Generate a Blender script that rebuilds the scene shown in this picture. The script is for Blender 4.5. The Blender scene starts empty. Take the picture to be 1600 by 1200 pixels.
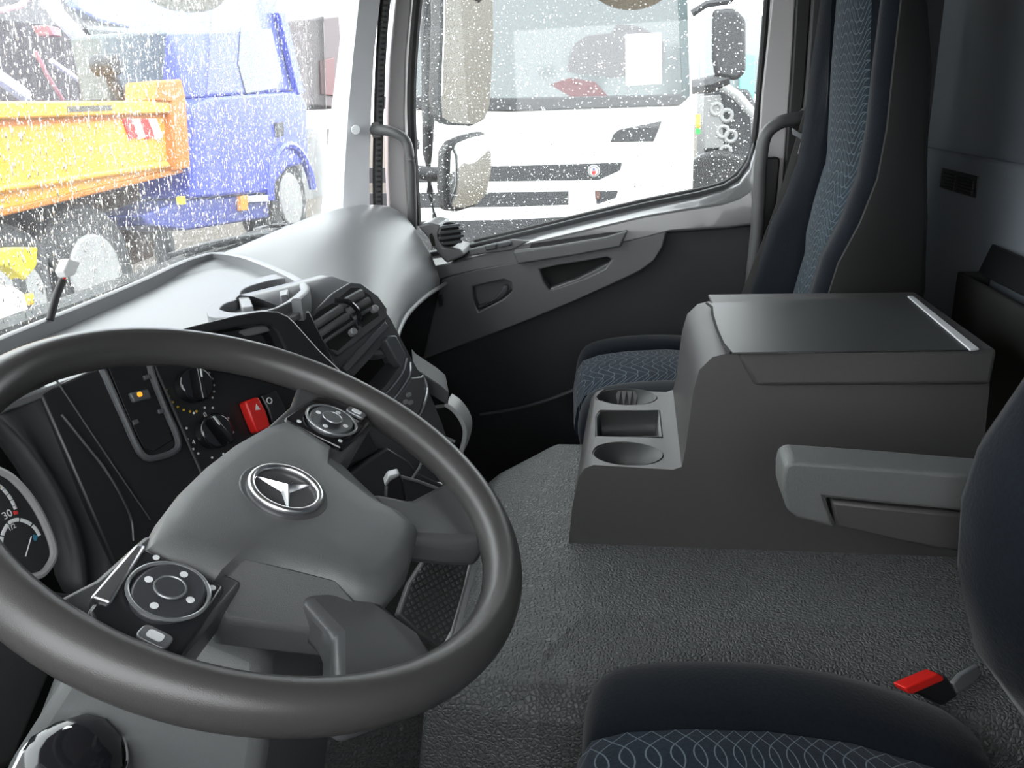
import bpy, bmesh, math, random
import numpy as np
from mathutils import Vector, Matrix

# ------------------------------------------------------------------ camera, sky, exposure
sc = bpy.context.scene
FPX, CX, CY = 1250.0, 800.0, 600.0                      # focal length and centre in pixels of the 1600x1200 frame
CAM = np.array([-0.533, -0.293, 1.10])                  # held at the driver's door, looking across the cab
def _axes(lat=(1000.0, 150.0), slope=-0.05):
    X = np.array([(lat[0]-CX)/FPX, -(lat[1]-CY)/FPX, 1.0]); X /= np.linalg.norm(X)
    p = np.array([(lat[0]-1000-CX)/FPX, -(lat[1]-1000*slope-CY)/FPX, 1.0])
    Z = np.cross(p, X); Z /= np.linalg.norm(Z)
    if Z[1] < 0: Z = -Z
    return np.array([X, -np.cross(Z, X), Z])            # world axes seen in camera axes (right, up, forward)
AX = _axes()
cd = bpy.data.cameras.new('camera'); cam = bpy.data.objects.new('camera', cd)
sc.collection.objects.link(cam); sc.camera = cam
cd.sensor_width = 36.0; cd.lens = FPX/1600.0*36.0; cd.clip_start = 0.01; cd.clip_end = 300
_m = Matrix.Identity(4)
for i in range(3):
    _m[i][0] = AX[i][0]; _m[i][1] = AX[i][1]; _m[i][2] = -AX[i][2]; _m[i][3] = CAM[i]
cam.matrix_world = _m

w = bpy.data.worlds.new('overcast_sky'); sc.world = w; w.use_nodes = True
bg = w.node_tree.nodes['Background']
bg.inputs[0].default_value = (0.96, 0.98, 1.0, 1); bg.inputs[1].default_value = 6.3
sc.view_settings.view_transform = 'Standard'; sc.view_settings.look = 'None'
sc.view_settings.exposure = 0.0; sc.view_settings.gamma = 1.0; sc.view_settings.use_curve_mapping = False
sc.cycles.use_denoising = True
sc.cycles.max_bounces = 12; sc.cycles.transparent_max_bounces = 24
sc.cycles.sample_clamp_indirect = 8.0

# ------------------------------------------------------------------ measuring helpers
def ray(u, v):
    c = np.array([(u-CX)/FPX, -(v-CY)/FPX, 1.0]); return AX @ c
def at(u, v, x=None, y=None, z=None):
    r = ray(u, v)
    t = (x-CAM[0])/r[0] if x is not None else (y-CAM[1])/r[1] if y is not None else (z-CAM[2])/r[2]
    return CAM + t*r
class Fr:
    """a plane in the cab: origin, right, up and outward normal"""
    def __init__(s, o, ex, ey):
        s.o = np.array(o, float); s.ex = np.array(ex, float)/np.linalg.norm(ex)
        ey = np.array(ey, float); ey = ey - s.ex*(ey@s.ex); s.ey = ey/np.linalg.norm(ey); s.n = np.cross(s.ex, s.ey)
    def P(s, a, b, h=0.0): return s.o + s.ex*a + s.ey*b + s.n*h
    def px(s, u, v, h=0.0):
        r = ray(u, v); o = s.o + s.n*h; t = ((o-CAM)@s.n)/(r@s.n); q = CAM + t*r - o
        return (float(q@s.ex), float(q@s.ey))
    def pxs(s, pts, h=0.0): return [s.px(u, v, h) for u, v in pts]

# ------------------------------------------------------------------ object helpers
COL = sc.collection
def root_loc(o):
    l = np.zeros(3)
    while o is not None: l = l + np.array(o.location); o = o.parent
    return l
def tag(o, label=None, cat=None, group=None, kind=None):
    if label: o['label'] = label
    if cat: o['category'] = cat
    if group: o['group'] = group
    if kind: o['kind'] = kind
    return o
def thing(name, loc, label, cat, group=None, kind=None):
    o = bpy.data.objects.new(name, None); COL.objects.link(o); o.location = loc; o.empty_display_size = 0.05
    return tag(o, label, cat, group, kind)
def obj(name, verts, faces, mat, parent=None, bevel=0.0, seg=2, sub=0, smooth=38, solid=0.0, edge=None):
    v = np.array(verts, float)
    loc = root_loc(parent) if parent is not None else np.array([0.5*(v[:, 0].min()+v[:, 0].max()), 0.5*(v[:, 1].min()+v[:, 1].max()), v[:, 2].min()])
    me = bpy.data.meshes.new(name); me.from_pydata((v-loc).tolist(), [], [list(f) for f in faces])
    bm = bmesh.new(); bm.from_mesh(me); bmesh.ops.remove_doubles(bm, verts=bm.verts, dist=1e-6)
    bmesh.ops.recalc_face_normals(bm, faces=bm.faces); bm.to_mesh(me); bm.free()
    me.materials.append(mat)
    o = bpy.data.objects.new(name, me); COL.objects.link(o)
    if parent is not None: o.parent = parent
    else: o.location = loc
    if solid:
        m = o.modifiers.new('thick', 'SOLIDIFY'); m.thickness = solid; m.offset = -1
    if bevel:
        m = o.modifiers.new('bevel', 'BEVEL'); m.width = bevel; m.segments = seg; m.limit_method = 'ANGLE'; m.angle_limit = math.radians(28)
        m.harden_normals = False
    if sub:
        m = o.modifiers.new('sub', 'SUBSURF'); m.levels = sub; m.render_levels = sub
    for p in me.polygons: p.use_smooth = True
    if not sub: me.set_sharp_from_angle(angle=math.radians(smooth))
    return o
def cut(o, cutters):
    """boolean holes, baked into the mesh"""
    for c in cutters:
        m = o.modifiers.new('cut', 'BOOLEAN'); m.operation = 'DIFFERENCE'; m.solver = 'EXACT'; m.object = c
    bpy.context.view_layer.update()
    dg = bpy.context.evaluated_depsgraph_get()
    me = bpy.data.meshes.new_from_object(o.evaluated_get(dg)); old = o.data
    o.modifiers.clear(); o.data = me; me.name = old.name
    for c in cutters: bpy.data.objects.remove(c)
    for p in me.polygons: p.use_smooth = True
    me.set_sharp_from_angle(angle=math.radians(38))
    return o
def prism_vf(bot, top):
    n = len(bot); v = list(bot)+list(top)
    f = [list(range(n))[::-1], list(range(n, 2*n))]+[[i, (i+1) % n, n+(i+1) % n, n+i] for i in range(n)]
    return v, f
def plate(name, fr, poly, h0, h1, mat, parent=None, bevel=0.002, taper=0.0, **k):
    """polygon on plane fr (local coordinates), from height h0 to h1"""
    p = np.array(poly, float)
    c = p.mean(0); q = c+(p-c)*(1-taper)
    v, f = prism_vf([fr.P(a, b, h0) for a, b in p], [fr.P(a, b, h1) for a, b in q])
    return obj(name, v, f, mat, parent, bevel=bevel, **k)
def pplate(name, fr, pts, h0, h1, mat, parent=None, hp=0.0, **k):
    return plate(name, fr, fr.pxs(pts, hp), h0, h1, mat, parent, **k)
def box(name, lo, hi, mat, parent=None, bevel=0.004, **k):
    (a, b, c), (d, e, f) = lo, hi
    v, fs = prism_vf([(a, b, c), (d, b, c), (d, e, c), (a, e, c)], [(a, b, f), (d, b, f), (d, e, f), (a, e, f)])
    return obj(name, v, fs, mat, parent, bevel=bevel, **k)
def spline(pts, n):
    p = np.array(pts, float); k = len(p); out = []
    d = np.r_[0, np.cumsum(np.linalg.norm(np.diff(p, axis=0), axis=1)**0.5)]
    for t in np.linspace(0, d[-1], n):
        i = min(max(np.searchsorted(d, t)-1, 0), k-2)
        p0, p1, p2, p3 = p[max(i-1, 0)], p[i], p[i+1], p[min(i+2, k-1)]
        t1, t2 = d[i], d[i+1]
        s = (t-t1)/(t2-t1) if t2 > t1 else 0
        t0 = d[i-1] if i > 0 else t1-(t2-t1); t3 = d[i+2] if i+2 < k else t2+(t2-t1)
        m1 = (p2-p0)/(t2-t0)*(t2-t1) if i > 0 else (p2-p1)
        m2 = (p3-p1)/(t3-t1)*(t2-t1) if i+2 < k else (p2-p1)
        out.append((2*s**3-3*s**2+1)*p1+(s**3-2*s**2+s)*m1+(-2*s**3+3*s**2)*p2+(s**3-s**2)*m2)
    return np.array(out)
def tube(name, pts, r, mat, parent=None, n=12, closed=False, flat=1.0, ref=(0, 0, 1), **k):
    p = np.array(pts, float); m = len(p); V = []; ref = np.array(ref, float)
    r = np.full(m, r) if np.isscalar(r) else np.array(r)
    for i in range(m):
        a = p[i-1] if (i > 0 or closed) else p[i]; b = p[(i+1) % m] if (i < m-1 or closed) else p[i]
        t = b-a; t /= np.linalg.norm(t)
        s = np.cross(t, ref); s /= np.linalg.norm(s)+1e-9; u = np.cross(s, t)
        for j in range(n):
            th = 2*math.pi*j/n; V.append(p[i]+r[i]*(math.cos(th)*s+flat*math.sin(th)*u))
    F = []
    for i in range(m if closed else m-1):
        for j in range(n):
            a, b = i*n+j, i*n+(j+1) % n; c, d = ((i+1) % m)*n+(j+1) % n, ((i+1) % m)*n+j
            F.append([a, b, c, d])
    if not closed: F += [list(range(n))[::-1], list(range((m-1)*n, m*n))]
    return obj(name, V, F, mat, parent, **k)
def loft(name, secs, mat, parent=None, closed=True, caps=True, **k):
    n = len(secs[0]); V = [p for s in secs for p in s]; F = []
    for i in range(len(secs)-1):
        for j in range(n if closed else n-1):
            a, b = i*n+j, i*n+(j+1) % n
            F.append([a, b, b+n, a+n])
    if caps and closed: F += [list(range(n))[::-1], list(range((len(secs)-1)*n, len(secs)*n))]
    return obj(name, V, F, mat, parent, **k)
def disc(name, fr, c, r, h0, h1, mat, parent=None, n=28, rb=None, **k):
    rb = rb or (r, r)
    return plate(name, fr, [(c[0]+rb[0]*math.cos(2*math.pi*i/n), c[1]+rb[1]*math.sin(2*math.pi*i/n)) for i in range(n)], h0, h1, mat, parent, **k)
def ring(name, fr, c, r, rr, mat, parent=None, h=0.0, n=40, m=8, flat=1.0, **k):
    return tube(name, [fr.P(c[0]+r*math.cos(2*math.pi*i/n), c[1]+r*math.sin(2*math.pi*i/n), h) for i in range(n)], rr, mat, parent, n=m, closed=True, ref=fr.n, flat=flat, **k)
def rrect(x0, y0, x1, y1, r, n=4):
    out = []
    for cx, cy, a0 in ((x1-r, y1-r, 0), (x0+r, y1-r, 90), (x0+r, y0+r, 180), (x1-r, y0+r, 270)):
        for i in range(n+1):
            a = math.radians(a0+90*i/n); out.append((cx+r*math.cos(a), cy+r*math.sin(a)))
    return out
def text(name, s, fr, c, size, h, mat, parent=None, rot=0.0):
    cu = bpy.data.curves.new(name, 'FONT'); cu.body = s; cu.size = size; cu.align_x = 'CENTER'; cu.align_y = 'CENTER'; cu.extrude = 0.0002
    t = bpy.data.objects.new(name, cu); COL.objects.link(t); bpy.context.view_layer.update()
    me = bpy.data.meshes.new_from_object(t.evaluated_get(bpy.context.evaluated_depsgraph_get()))
    V = [v.co.copy() for v in me.vertices]; F = [list(p.vertices) for p in me.polygons]
    bpy.data.objects.remove(t); bpy.data.curves.remove(cu); bpy.data.meshes.remove(me)
    cr, sr = math.cos(rot), math.sin(rot)
    return obj(name, [fr.P(c[0]+cr*v.x-sr*v.y, c[1]+sr*v.x+cr*v.y, h+v.z) for v in V], F, mat, parent)

# ------------------------------------------------------------------ materials
MATS = {}
def mat(name, col, rough=0.5, metal=0.0, spec=0.5, grain=0.0, gscale=900.0, mottle=0.0, mscale=6.0, emit=None, coat=0.0, alpha=1.0):
    if name in MATS: return MATS[name]
    m = bpy.data.materials.new(name); m.use_nodes = True; nt = m.node_tree; b = nt.nodes['Principled BSDF']
    b.inputs['Base Color'].default_value = (*col, 1); b.inputs['Roughness'].default_value = rough
    b.inputs['Metallic'].default_value = metal; b.inputs['Specular IOR Level'].default_value = spec
    b.inputs['Coat Weight'].default_value = coat
    if emit: b.inputs['Emission Color'].default_value = (*col, 1); b.inputs['Emission Strength'].default_value = emit
    tc = nt.nodes.new('ShaderNodeTexCoord')
    if grain:
        t = nt.nodes.new('ShaderNodeTexNoise'); t.inputs['Scale'].default_value = gscale; t.inputs['Detail'].default_value = 2
        bu = nt.nodes.new('ShaderNodeBump'); bu.inputs['Strength'].default_value = grain; bu.inputs['Distance'].default_value = 0.001
        nt.links.new(tc.outputs['Object'], t.inputs['Vector']); nt.links.new(t.outputs['Fac'], bu.inputs['Height'])
        nt.links.new(bu.outputs['Normal'], b.inputs['Normal'])
    if mottle:
        t = nt.nodes.new('ShaderNodeTexNoise'); t.inputs['Scale'].default_value = mscale; t.inputs['Detail'].default_value = 5
        r = nt.nodes.new('ShaderNodeMapRange'); r.inputs['To Min'].default_value = 1-mottle; r.inputs['To Max'].default_value = 1+mottle
        mx = nt.nodes.new('ShaderNodeMix'); mx.data_type = 'RGBA'; mx.blend_type = 'MULTIPLY'; mx.inputs[0].default_value = 1
        mx.inputs[6].default_value = (*col, 1)
        nt.links.new(tc.outputs['Object'], t.inputs['Vector']); nt.links.new(t.outputs['Fac'], r.inputs['Value'])
        nt.links.new(r.outputs[0], mx.inputs[7]); nt.links.new(mx.outputs[2], b.inputs['Base Color'])
    MATS[name] = m; return m
G = lambda v: (v, v, v)
M_dash = mat('dash_plastic', (0.15, 0.153, 0.16), 0.36, grain=0.2, gscale=1400, mottle=0.05)
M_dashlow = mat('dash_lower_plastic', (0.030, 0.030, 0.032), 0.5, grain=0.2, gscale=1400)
M_stack = mat('stack_plastic', (0.075, 0.078, 0.084), 0.33, grain=0.08, gscale=1500)
M_black = mat('black_plastic', (0.012, 0.012, 0.013), 0.4)
M_gloss = mat('gloss_black', (0.008, 0.008, 0.010), 0.12, coat=0.3)
M_void = mat('recess_black', (0.006, 0.006, 0.006), 0.8)
M_wheel = mat('wheel_leather', (0.050, 0.048, 0.047), 0.30, grain=0.15, gscale=1600, mottle=0.12, mscale=14)
M_hub = mat('hub_plastic', (0.098, 0.102, 0.103), 0.42, grain=0.3, gscale=1500)
M_spoke = mat('spoke_plastic', (0.070, 0.072, 0.075), 0.28, grain=0.15)
M_chrome = mat('chrome', (0.9, 0.9, 0.9), 0.08, metal=1.0)
M_emblem = mat('emblem_chrome', (0.85, 0.85, 0.87), 0.28, metal=1.0)
M_satin = mat('satin_silver', (0.62, 0.62, 0.64), 0.3, metal=1.0)
M_icon = mat('white_print', (0.75, 0.77, 0.78), 0.5)
M_red = mat('red_plastic', (0.75, 0.02, 0.015), 0.35)
M_amber = mat('amber_lamp', (1.0, 0.42, 0.03), 0.4, emit=0.8)
M_yprint = mat('yellow_print', (0.6, 0.38, 0.02), 0.5)
M_rprint = mat('red_print', (0.7, 0.03, 0.03), 0.5)
M_bprint = mat('blue_print', (0.04, 0.22, 0.35), 0.5)
M_console = mat('console_plastic', (0.054, 0.051, 0.051), 0.45, grain=0.35, gscale=1100, mottle=0.04)
M_conslight = mat('console_top_plastic', (0.085, 0.087, 0.088), 0.40, grain=0.3, gscale=1100)
M_lidmat = mat('lid_rubber', (0.035, 0.037, 0.037), 0.42, grain=0.15, gscale=700)
M_whitestrip = mat('white_strip', (0.55, 0.56, 0.57), 0.4)
M_arm = mat('armrest_plastic', (0.100, 0.104, 0.101), 0.5, grain=0.5, gscale=900)
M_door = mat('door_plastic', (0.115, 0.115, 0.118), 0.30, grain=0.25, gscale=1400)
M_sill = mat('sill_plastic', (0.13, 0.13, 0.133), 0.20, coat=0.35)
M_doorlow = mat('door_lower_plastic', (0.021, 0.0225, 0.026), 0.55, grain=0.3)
M_pillar = mat('pillar_trim', (0.76, 0.77, 0.80), 0.5, grain=0.2, gscale=1400)
M_body = mat('painted_frame', (0.52, 0.50, 0.50), 0.3)
M_seal = mat('rubber_seal', (0.018, 0.017, 0.018), 0.55)
M_sealg = mat('ribbed_seal', (0.07, 0.07, 0.072), 0.6)
M_handle = mat('grab_handle_plastic', (0.10, 0.10, 0.10), 0.4, grain=0.2)
M_rear = mat('rear_wall_trim', (0.155, 0.172, 0.195), 0.7, grain=0.3, gscale=700)
M_roof = mat('roof_lining', (0.33, 0.33, 0.34), 0.8)
M_shell = mat('seat_shell', (0.009, 0.0085, 0.0085), 0.65, grain=0.3)
M_belt = mat('seat_belt_webbing', (0.05, 0.048, 0.047), 0.6, grain=0.4, gscale=1200)
M_steel = mat('grey_steel', (0.28, 0.29, 0.30), 0.35, metal=0.6)
M_white = mat('white_plastic', (0.75, 0.75, 0.74), 0.4)

def pebble(name, col, scale, strength, rough=0.5):
    m = mat(name, col, rough, mottle=0.10, mscale=9); nt = m.node_tree; b = nt.nodes['Principled BSDF']
    tc = nt.nodes.new('ShaderNodeTexCoord'); vo = nt.nodes.new('ShaderNodeTexVoronoi'); vo.inputs['Scale'].default_value = scale
    vo.feature = 'DISTANCE_TO_EDGE'
    bu = nt.nodes.new('ShaderNodeBump'); bu.inputs['Strength'].default_value = strength; bu.inputs['Distance'].default_value = 0.002
    mr = nt.nodes.new('ShaderNodeMapRange'); mr.inputs['From Max'].default_value = 0.25
    nt.links.new(tc.outputs['Object'], vo.inputs['Vector']); nt.links.new(vo.outputs['Distance'], mr.inputs['Value'])
    nt.links.new(mr.outputs[0], bu.inputs['Height']); nt.links.new(bu.outputs['Normal'], b.inputs['Normal'])
    return m
M_floor = pebble('rubber_floor', (0.088, 0.092, 0.092), 170, 0.7, 0.48)
M_floordark = pebble('rubber_floor_dark', (0.045, 0.044, 0.045), 130, 0.8, 0.5)

def fabric(name, col, line=None, ax=('x', 'y'), f1=46.0, amp=1.2, k=10.0, wid=0.10, offs=1.0):
    m = bpy.data.materials.new(name); m.use_nodes = True; nt = m.node_tree; b = nt.nodes['Principled BSDF']
    b.inputs['Roughness'].default_value = 0.9; b.inputs['Specular IOR Level'].default_value = 0.15
    b.inputs['Sheen Weight'].default_value = 0.12; b.inputs['Sheen Roughness'].default_value = 0.4
    tc = nt.nodes.new('ShaderNodeTexCoord')
    def N(t, **kw):
        n = nt.nodes.new(t)
        for a, v in kw.items(): setattr(n, a, v)
        return n
    def mathn(op, a, c=None):
        n = N('ShaderNodeMath', operation=op)
        for i, s in enumerate((a, c)):
            if s is None: continue
            if isinstance(s, (int, float)): n.inputs[i].default_value = s
            else: nt.links.new(s, n.inputs[i])
        return n.outputs[0]
    no = N('ShaderNodeTexNoise'); no.inputs['Scale'].default_value = 260; no.inputs['Detail'].default_value = 3
    nt.links.new(tc.outputs['Object'], no.inputs['Vector'])
    no2 = N('ShaderNodeTexNoise'); no2.inputs['Scale'].default_value = 7; no2.inputs['Detail'].default_value = 4
    nt.links.new(tc.outputs['Object'], no2.inputs['Vector'])
    v = mathn('ADD', mathn('MULTIPLY', no.outputs['Fac'], 0.9), mathn('MULTIPLY', no2.outputs['Fac'], 0.9))
    mx = N('ShaderNodeMix', data_type='RGBA', blend_type='MULTIPLY'); mx.inputs[0].default_value = 1; mx.inputs[6].default_value = (*col, 1)
    nt.links.new(v, mx.inputs[7]); out = mx.outputs[2]
    if line:
        sp = N('ShaderNodeSeparateXYZ'); nt.links.new(tc.outputs['Object'], sp.inputs[0])
        A = sp.outputs[ax[0].upper()]; B = sp.outputs[ax[1].upper()]
        fac = None
        for sgn, ph, kk in ((1, 0.0, k), (-1, 1.3, k*0.83)):
            wv = mathn('MULTIPLY', mathn('SINE', mathn('ADD', mathn('MULTIPLY', B, kk*2*math.pi), ph)), amp*sgn)
            wv2 = mathn('MULTIPLY', mathn('SINE', mathn('MULTIPLY', A, 23.0)), 0.5)
            tt = mathn('ADD', mathn('ADD', mathn('MULTIPLY', A, f1), wv), wv2)
            fr = mathn('ABSOLUTE', mathn('SUBTRACT', mathn('FRACT', tt), 0.5))
            ln = mathn('LESS_THAN', fr, wid)
            fac = ln if fac is None else mathn('MAXIMUM', fac, ln)
        m2 = N('ShaderNodeMix', data_type='RGBA'); nt.links.new(fac, m2.inputs[0]); nt.links.new(out, m2.inputs[6]); m2.inputs[7].default_value = (*line, 1)
        out = m2.outputs[2]
    nt.links.new(out, b.inputs['Base Color'])
    bu = N('ShaderNodeBump'); bu.inputs['Strength'].default_value = 0.5; bu.inputs['Distance'].default_value = 0.001
    nt.links.new(no.outputs['Fac'], bu.inputs['Height']); nt.links.new(bu.outputs['Normal'], b.inputs['Normal'])
    return m
M_blue = fabric('dark_blue_velour', (0.0055, 0.0076, 0.0115))
M_net = fabric('netted_blue_fabric_seat', (0.011, 0.017, 0.027), (0.10, 0.125, 0.15), ('y', 'x'), 50, 0.8, 9.0, 0.035)
M_netback = fabric('netted_blue_fabric_back', (0.016, 0.026, 0.036), (0.075, 0.095, 0.11), ('z', 'x'), 58, 1.15, 11.0, 0.06)

def glassmat(name, haze, tint=(0.96, 0.985, 0.98), streak=0.0):
    m = bpy.data.materials.new(name); m.use_nodes = True; nt = m.node_tree; nt.nodes.clear()
    o = nt.nodes.new('ShaderNodeOutputMaterial'); tr = nt.nodes.new('ShaderNodeBsdfTransparent'); tr.inputs[0].default_value = (*tint, 1)
    gl = nt.nodes.new('ShaderNodeBsdfGlossy'); gl.inputs['Roughness'].default_value = 0.02
    lw = nt.nodes.new('ShaderNodeLayerWeight'); lw.inputs[0].default_value = 0.5       # same on both faces of the pane
    pw = nt.nodes.new('ShaderNodeMath'); pw.operation = 'POWER'; pw.inputs[1].default_value = 4.0; nt.links.new(lw.outputs['Facing'], pw.inputs[0])
    fr = nt.nodes.new('ShaderNodeMath'); fr.operation = 'MULTIPLY_ADD'; fr.inputs[1].default_value = 0.75; fr.inputs[2].default_value = 0.02; nt.links.new(pw.outputs[0], fr.inputs[0])
    m1 = nt.nodes.new('ShaderNodeMixShader'); nt.links.new(fr.outputs[0], m1.inputs[0]); nt.links.new(tr.outputs[0], m1.inputs[1]); nt.links.new(gl.outputs[0], m1.inputs[2])
    tl = nt.nodes.new('ShaderNodeBsdfTranslucent'); tl.inputs[0].default_value = (0.9, 0.92, 0.95, 1)
    m2 = nt.nodes.new('ShaderNodeMixShader'); nt.links.new(m1.outputs[0], m2.inputs[1]); nt.links.new(tl.outputs[0], m2.inputs[2])
    m2.inputs[0].default_value = haze
    if streak:      # rain film runs down the glass: thicker and thinner wet streaks
        tc = nt.nodes.new('ShaderNodeTexCoord'); mp = nt.nodes.new('ShaderNodeMapping'); mp.inputs['Scale'].default_value = (110, 20, 5)
        no = nt.nodes.new('ShaderNodeTexNoise'); no.inputs['Scale'].default_value = 1.0; no.inputs['Detail'].default_value = 4
        mr = nt.nodes.new('ShaderNodeMapRange'); mr.inputs['From Min'].default_value = 0.40; mr.inputs['From Max'].default_value = 0.75
        mr.inputs['To Min'].default_value = haze; mr.inputs['To Max'].default_value = haze+streak
        nt.links.new(tc.outputs['Object'], mp.inputs[0]); nt.links.new(mp.outputs[0], no.inputs['Vector']); nt.links.new(no.outputs['Fac'], mr.inputs['Value'])
        nt.links.new(mr.outputs[0], m2.inputs[0])
    nt.links.new(m2.outputs[0], o.inputs[0]); return m
M_windscreen = glassmat('wet_windscreen_glass', 0.012, streak=0.035)
M_sideglass = glassmat('door_glass', 0.012)
M_drop = bpy.data.materials.new('rain_water'); M_drop.use_nodes = True
_nt = M_drop.node_tree; _nt.nodes.clear()
_o = _nt.nodes.new('ShaderNodeOutputMaterial'); _g = _nt.nodes.new('ShaderNodeBsdfGlass'); _g.inputs['IOR'].default_value = 1.33; _g.inputs['Roughness'].default_value = 0.0
_nt.links.new(_g.outputs[0], _o.inputs[0])
M_mirror = mat('mirror_glass', (0.80, 0.82, 0.82), 0.03, metal=1.0)
# ------------------------------------------------------------------ the cab shell
def struct(o): o['kind'] = 'structure'; return o
def scale_px(p, k):
    p = np.array(p, float); c = p.mean(0); return [tuple(c+(q_-c)*k) for q_ in p]
XD = 1.58                                               # inner face of the passenger door
def side(x): return Fr((x, 0, 0), (0, -1, 0), (0, 0, 1))  # plane of the passenger side, facing into the cab
struct(box('floor', (-0.64, -0.97, -0.05), (1.66, 0.78, 0.0), M_floordark, bevel=0))
struct(box('ceiling', (-0.64, -0.99, 1.62), (1.66, 0.62, 1.66), M_roof, bevel=0))
# engine tunnel, rubber covered: three outlines stacked into one hump
def outline(z, pts): return [(x, y, z) for x, y in pts]
tun = [outline(0.0, [(.17, -.96), (.17, -.30), (.17, -.16), (.19, .02), (.78, .10), (.90, .06), (1.00, -.02), (1.03, -.08), (1.03, -.96)]),
       outline(.395, [(.235, -.96), (.235, -.26), (.235, -.14), (.25, -.03), (.77, .02), (.86, 0), (.955, -.075), (.99, -.10), (.99, -.96)]),
       outline(.425, [(.262, -.96), (.262, -.24), (.258, -.14), (.268, -.055), (.77, -.012), (.845, -.03), (.935, -.09), (.975, -.115), (.975, -.96)]),
       outline(.440, [(.385, -.96), (.385, -.20), (.292, -.148), (.30, -.08), (.76, -.032), (.825, -.048), (.91, -.108), (.96, -.132), (.96, -.96)])]
struct(loft('engine_tunnel', tun, M_floor, bevel=0.008, seg=3))
# dark rubber mat draped over the driver's flank of the hump
mp0 = [[(.39, .4425), (.262, .4275), (.232, .396), (.168, .02)], [(.388, .4395), (.265, .4245), (.236, .393), (.172, .02)]]
ms = []
for y, sh in ((-.95, 0), (-.70, 0), (-.45, 0), (-.225, 0), (-.175, -.09)):
    o_ = [(max(x, .262)+sh if i == 0 else x, y-(.03 if i == 3 else 0), z) for i, (x, z) in enumerate(mp0[0])]
    i_ = [(max(x, .262)+sh if i == 0 else x, y-(.03 if i == 3 else 0), z-.004) for i, (x, z) in enumerate(mp0[1])]
    ms.append(o_+i_[::-1])
tag(loft('rubber_mat', ms, pebble('rubber_mat', (.074, .077, .077), 190, .75, .5), None, bevel=.001), 'dark textured rubber mat draped over the driver side of the engine hump', 'mat')
# rear wall, with a step and a louvred outlet
rw = Fr((0, -.97, 0), (-1, 0, 0), (0, 0, 1))            # faces forward (+Y)
wr = struct(box('wall_rear', (-0.64, -1.02, 0.0), (1.66, -.97, 1.62), M_rear, bevel=0))
zs = at(1530, 245, y=-.955)[2]
lo = box('lower_trim_panel', (-.60, -.97, .30), (1.60, -.952, zs), M_rear, wr, bevel=.012, seg=3)
v0, v1 = at(1474, 266, y=-.952), at(1526, 306, y=-.952)
fv = Fr((0, -.952, 0), (-1, 0, 0), (0, 0, 1))
vo = plate('vent_plate', fv, [(-v0[0], v0[2]+.005), (-v1[0], v0[2]+.005), (-v1[0], v1[2]-.004), (-v0[0], v1[2]-.004)], 0, .003, M_black, wr, bevel=.001)
for i in range(5):
    for j in range(2):
        xa = v0[0]+(v1[0]-v0[0])*(0.05+.5*j); xb = v0[0]+(v1[0]-v0[0])*(.45+.5*j); zz = v0[2]+(v1[2]-v0[2])*(.1+.2*i)
        plate('vent_slat', fv, [(-xa, zz), (-xb, zz), (-xb, zz-.006), (-xa, zz-.006)], .003, .007, M_seal, vo, bevel=.001)
# driver's side: closed door with its window
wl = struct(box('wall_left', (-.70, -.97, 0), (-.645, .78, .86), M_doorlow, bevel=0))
struct(box('trim_1', (-.70, -.97, .86), (-.645, -.62, 1.62), M_rear, bevel=0))
struct(box('trim_2', (-.70, .36, .86), (-.645, .62, 1.62), M_pillar, bevel=0))
struct(box('trim_3', (-.70, -.62, 1.45), (-.645, .36, 1.62), M_pillar, bevel=0))
# front bulkhead under the windscreen
struct(box('wall_front', (-.70, .70, 0), (1.70, .76, .80), M_void, bevel=0))
# ---------------- passenger door: lower panel, raised upper trim with its fittings
sill = [(640, 398), (700, 388), (742, 379), (830, 358), (920, 336), (1010, 315), (1090, 299), (1130, 288), (1152, 274), (1167, 252), (1177, 222)]
door = thing('door_1', (XD, -.1, 0), 'grey passenger door panel with a tall rain speckled window', 'door', kind='structure')
d0, d1 = side(XD), side(1.53)
S0 = [side(1.60).px(u, v) for u, v in sill]
pan = [(-.42, .03), (.60, .03), (.60, .70)] + [(a, b) for a, b in reversed(S0)] + [(-.42, S0[0][1])]
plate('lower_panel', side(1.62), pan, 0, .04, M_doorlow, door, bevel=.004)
# sill band: slopes in from the glass to the raised trim
top = [at(u, v, x=1.622) for u, v in sill]
band_in = [(640, 425), (700, 412), (742, 401), (830, 379), (920, 358), (1010, 337), (1090, 324), (1130, 318), (1155, 310), (1172, 300), (1180, 290)]
inn = [at(u, v, x=1.535) for u, v in band_in]
low_in = [(640, 455), (700, 432), (742, 423), (830, 408), (920, 391), (1010, 371), (1042, 362), (1100, 358), (1140, 355), (1172, 351), (1182, 350)]
inn2 = [at(u, v, x=1.530) for u, v in low_in]
back = [np.array([1.605, p[1], p[2]-.02]) for p in inn2]
secs = [[t, np.array([1.590, t[1], t[2]-.004]), np.array([1.560, .6*t[1]+.4*i[1], t[2]-.018]), i, j, b] for t, i, j, b in zip(top, inn, inn2, back)]
loft('sill_band', secs, M_sill, door, bevel=.004, seg=3, smooth=50)
# raised trim below the band with the swept lower edge
tr = [(690, 436), (742, 421), (830, 405), (920, 388), (1010, 369), (1042, 361), (1036, 385), (1022, 408), (1000, 424), (968, 439), (900, 470), (832, 498), (770, 522), (700, 548), (660, 562)]
trim = pplate('raised_trim', d1, tr, -.05, 0, M_door, door, bevel=0)
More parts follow.
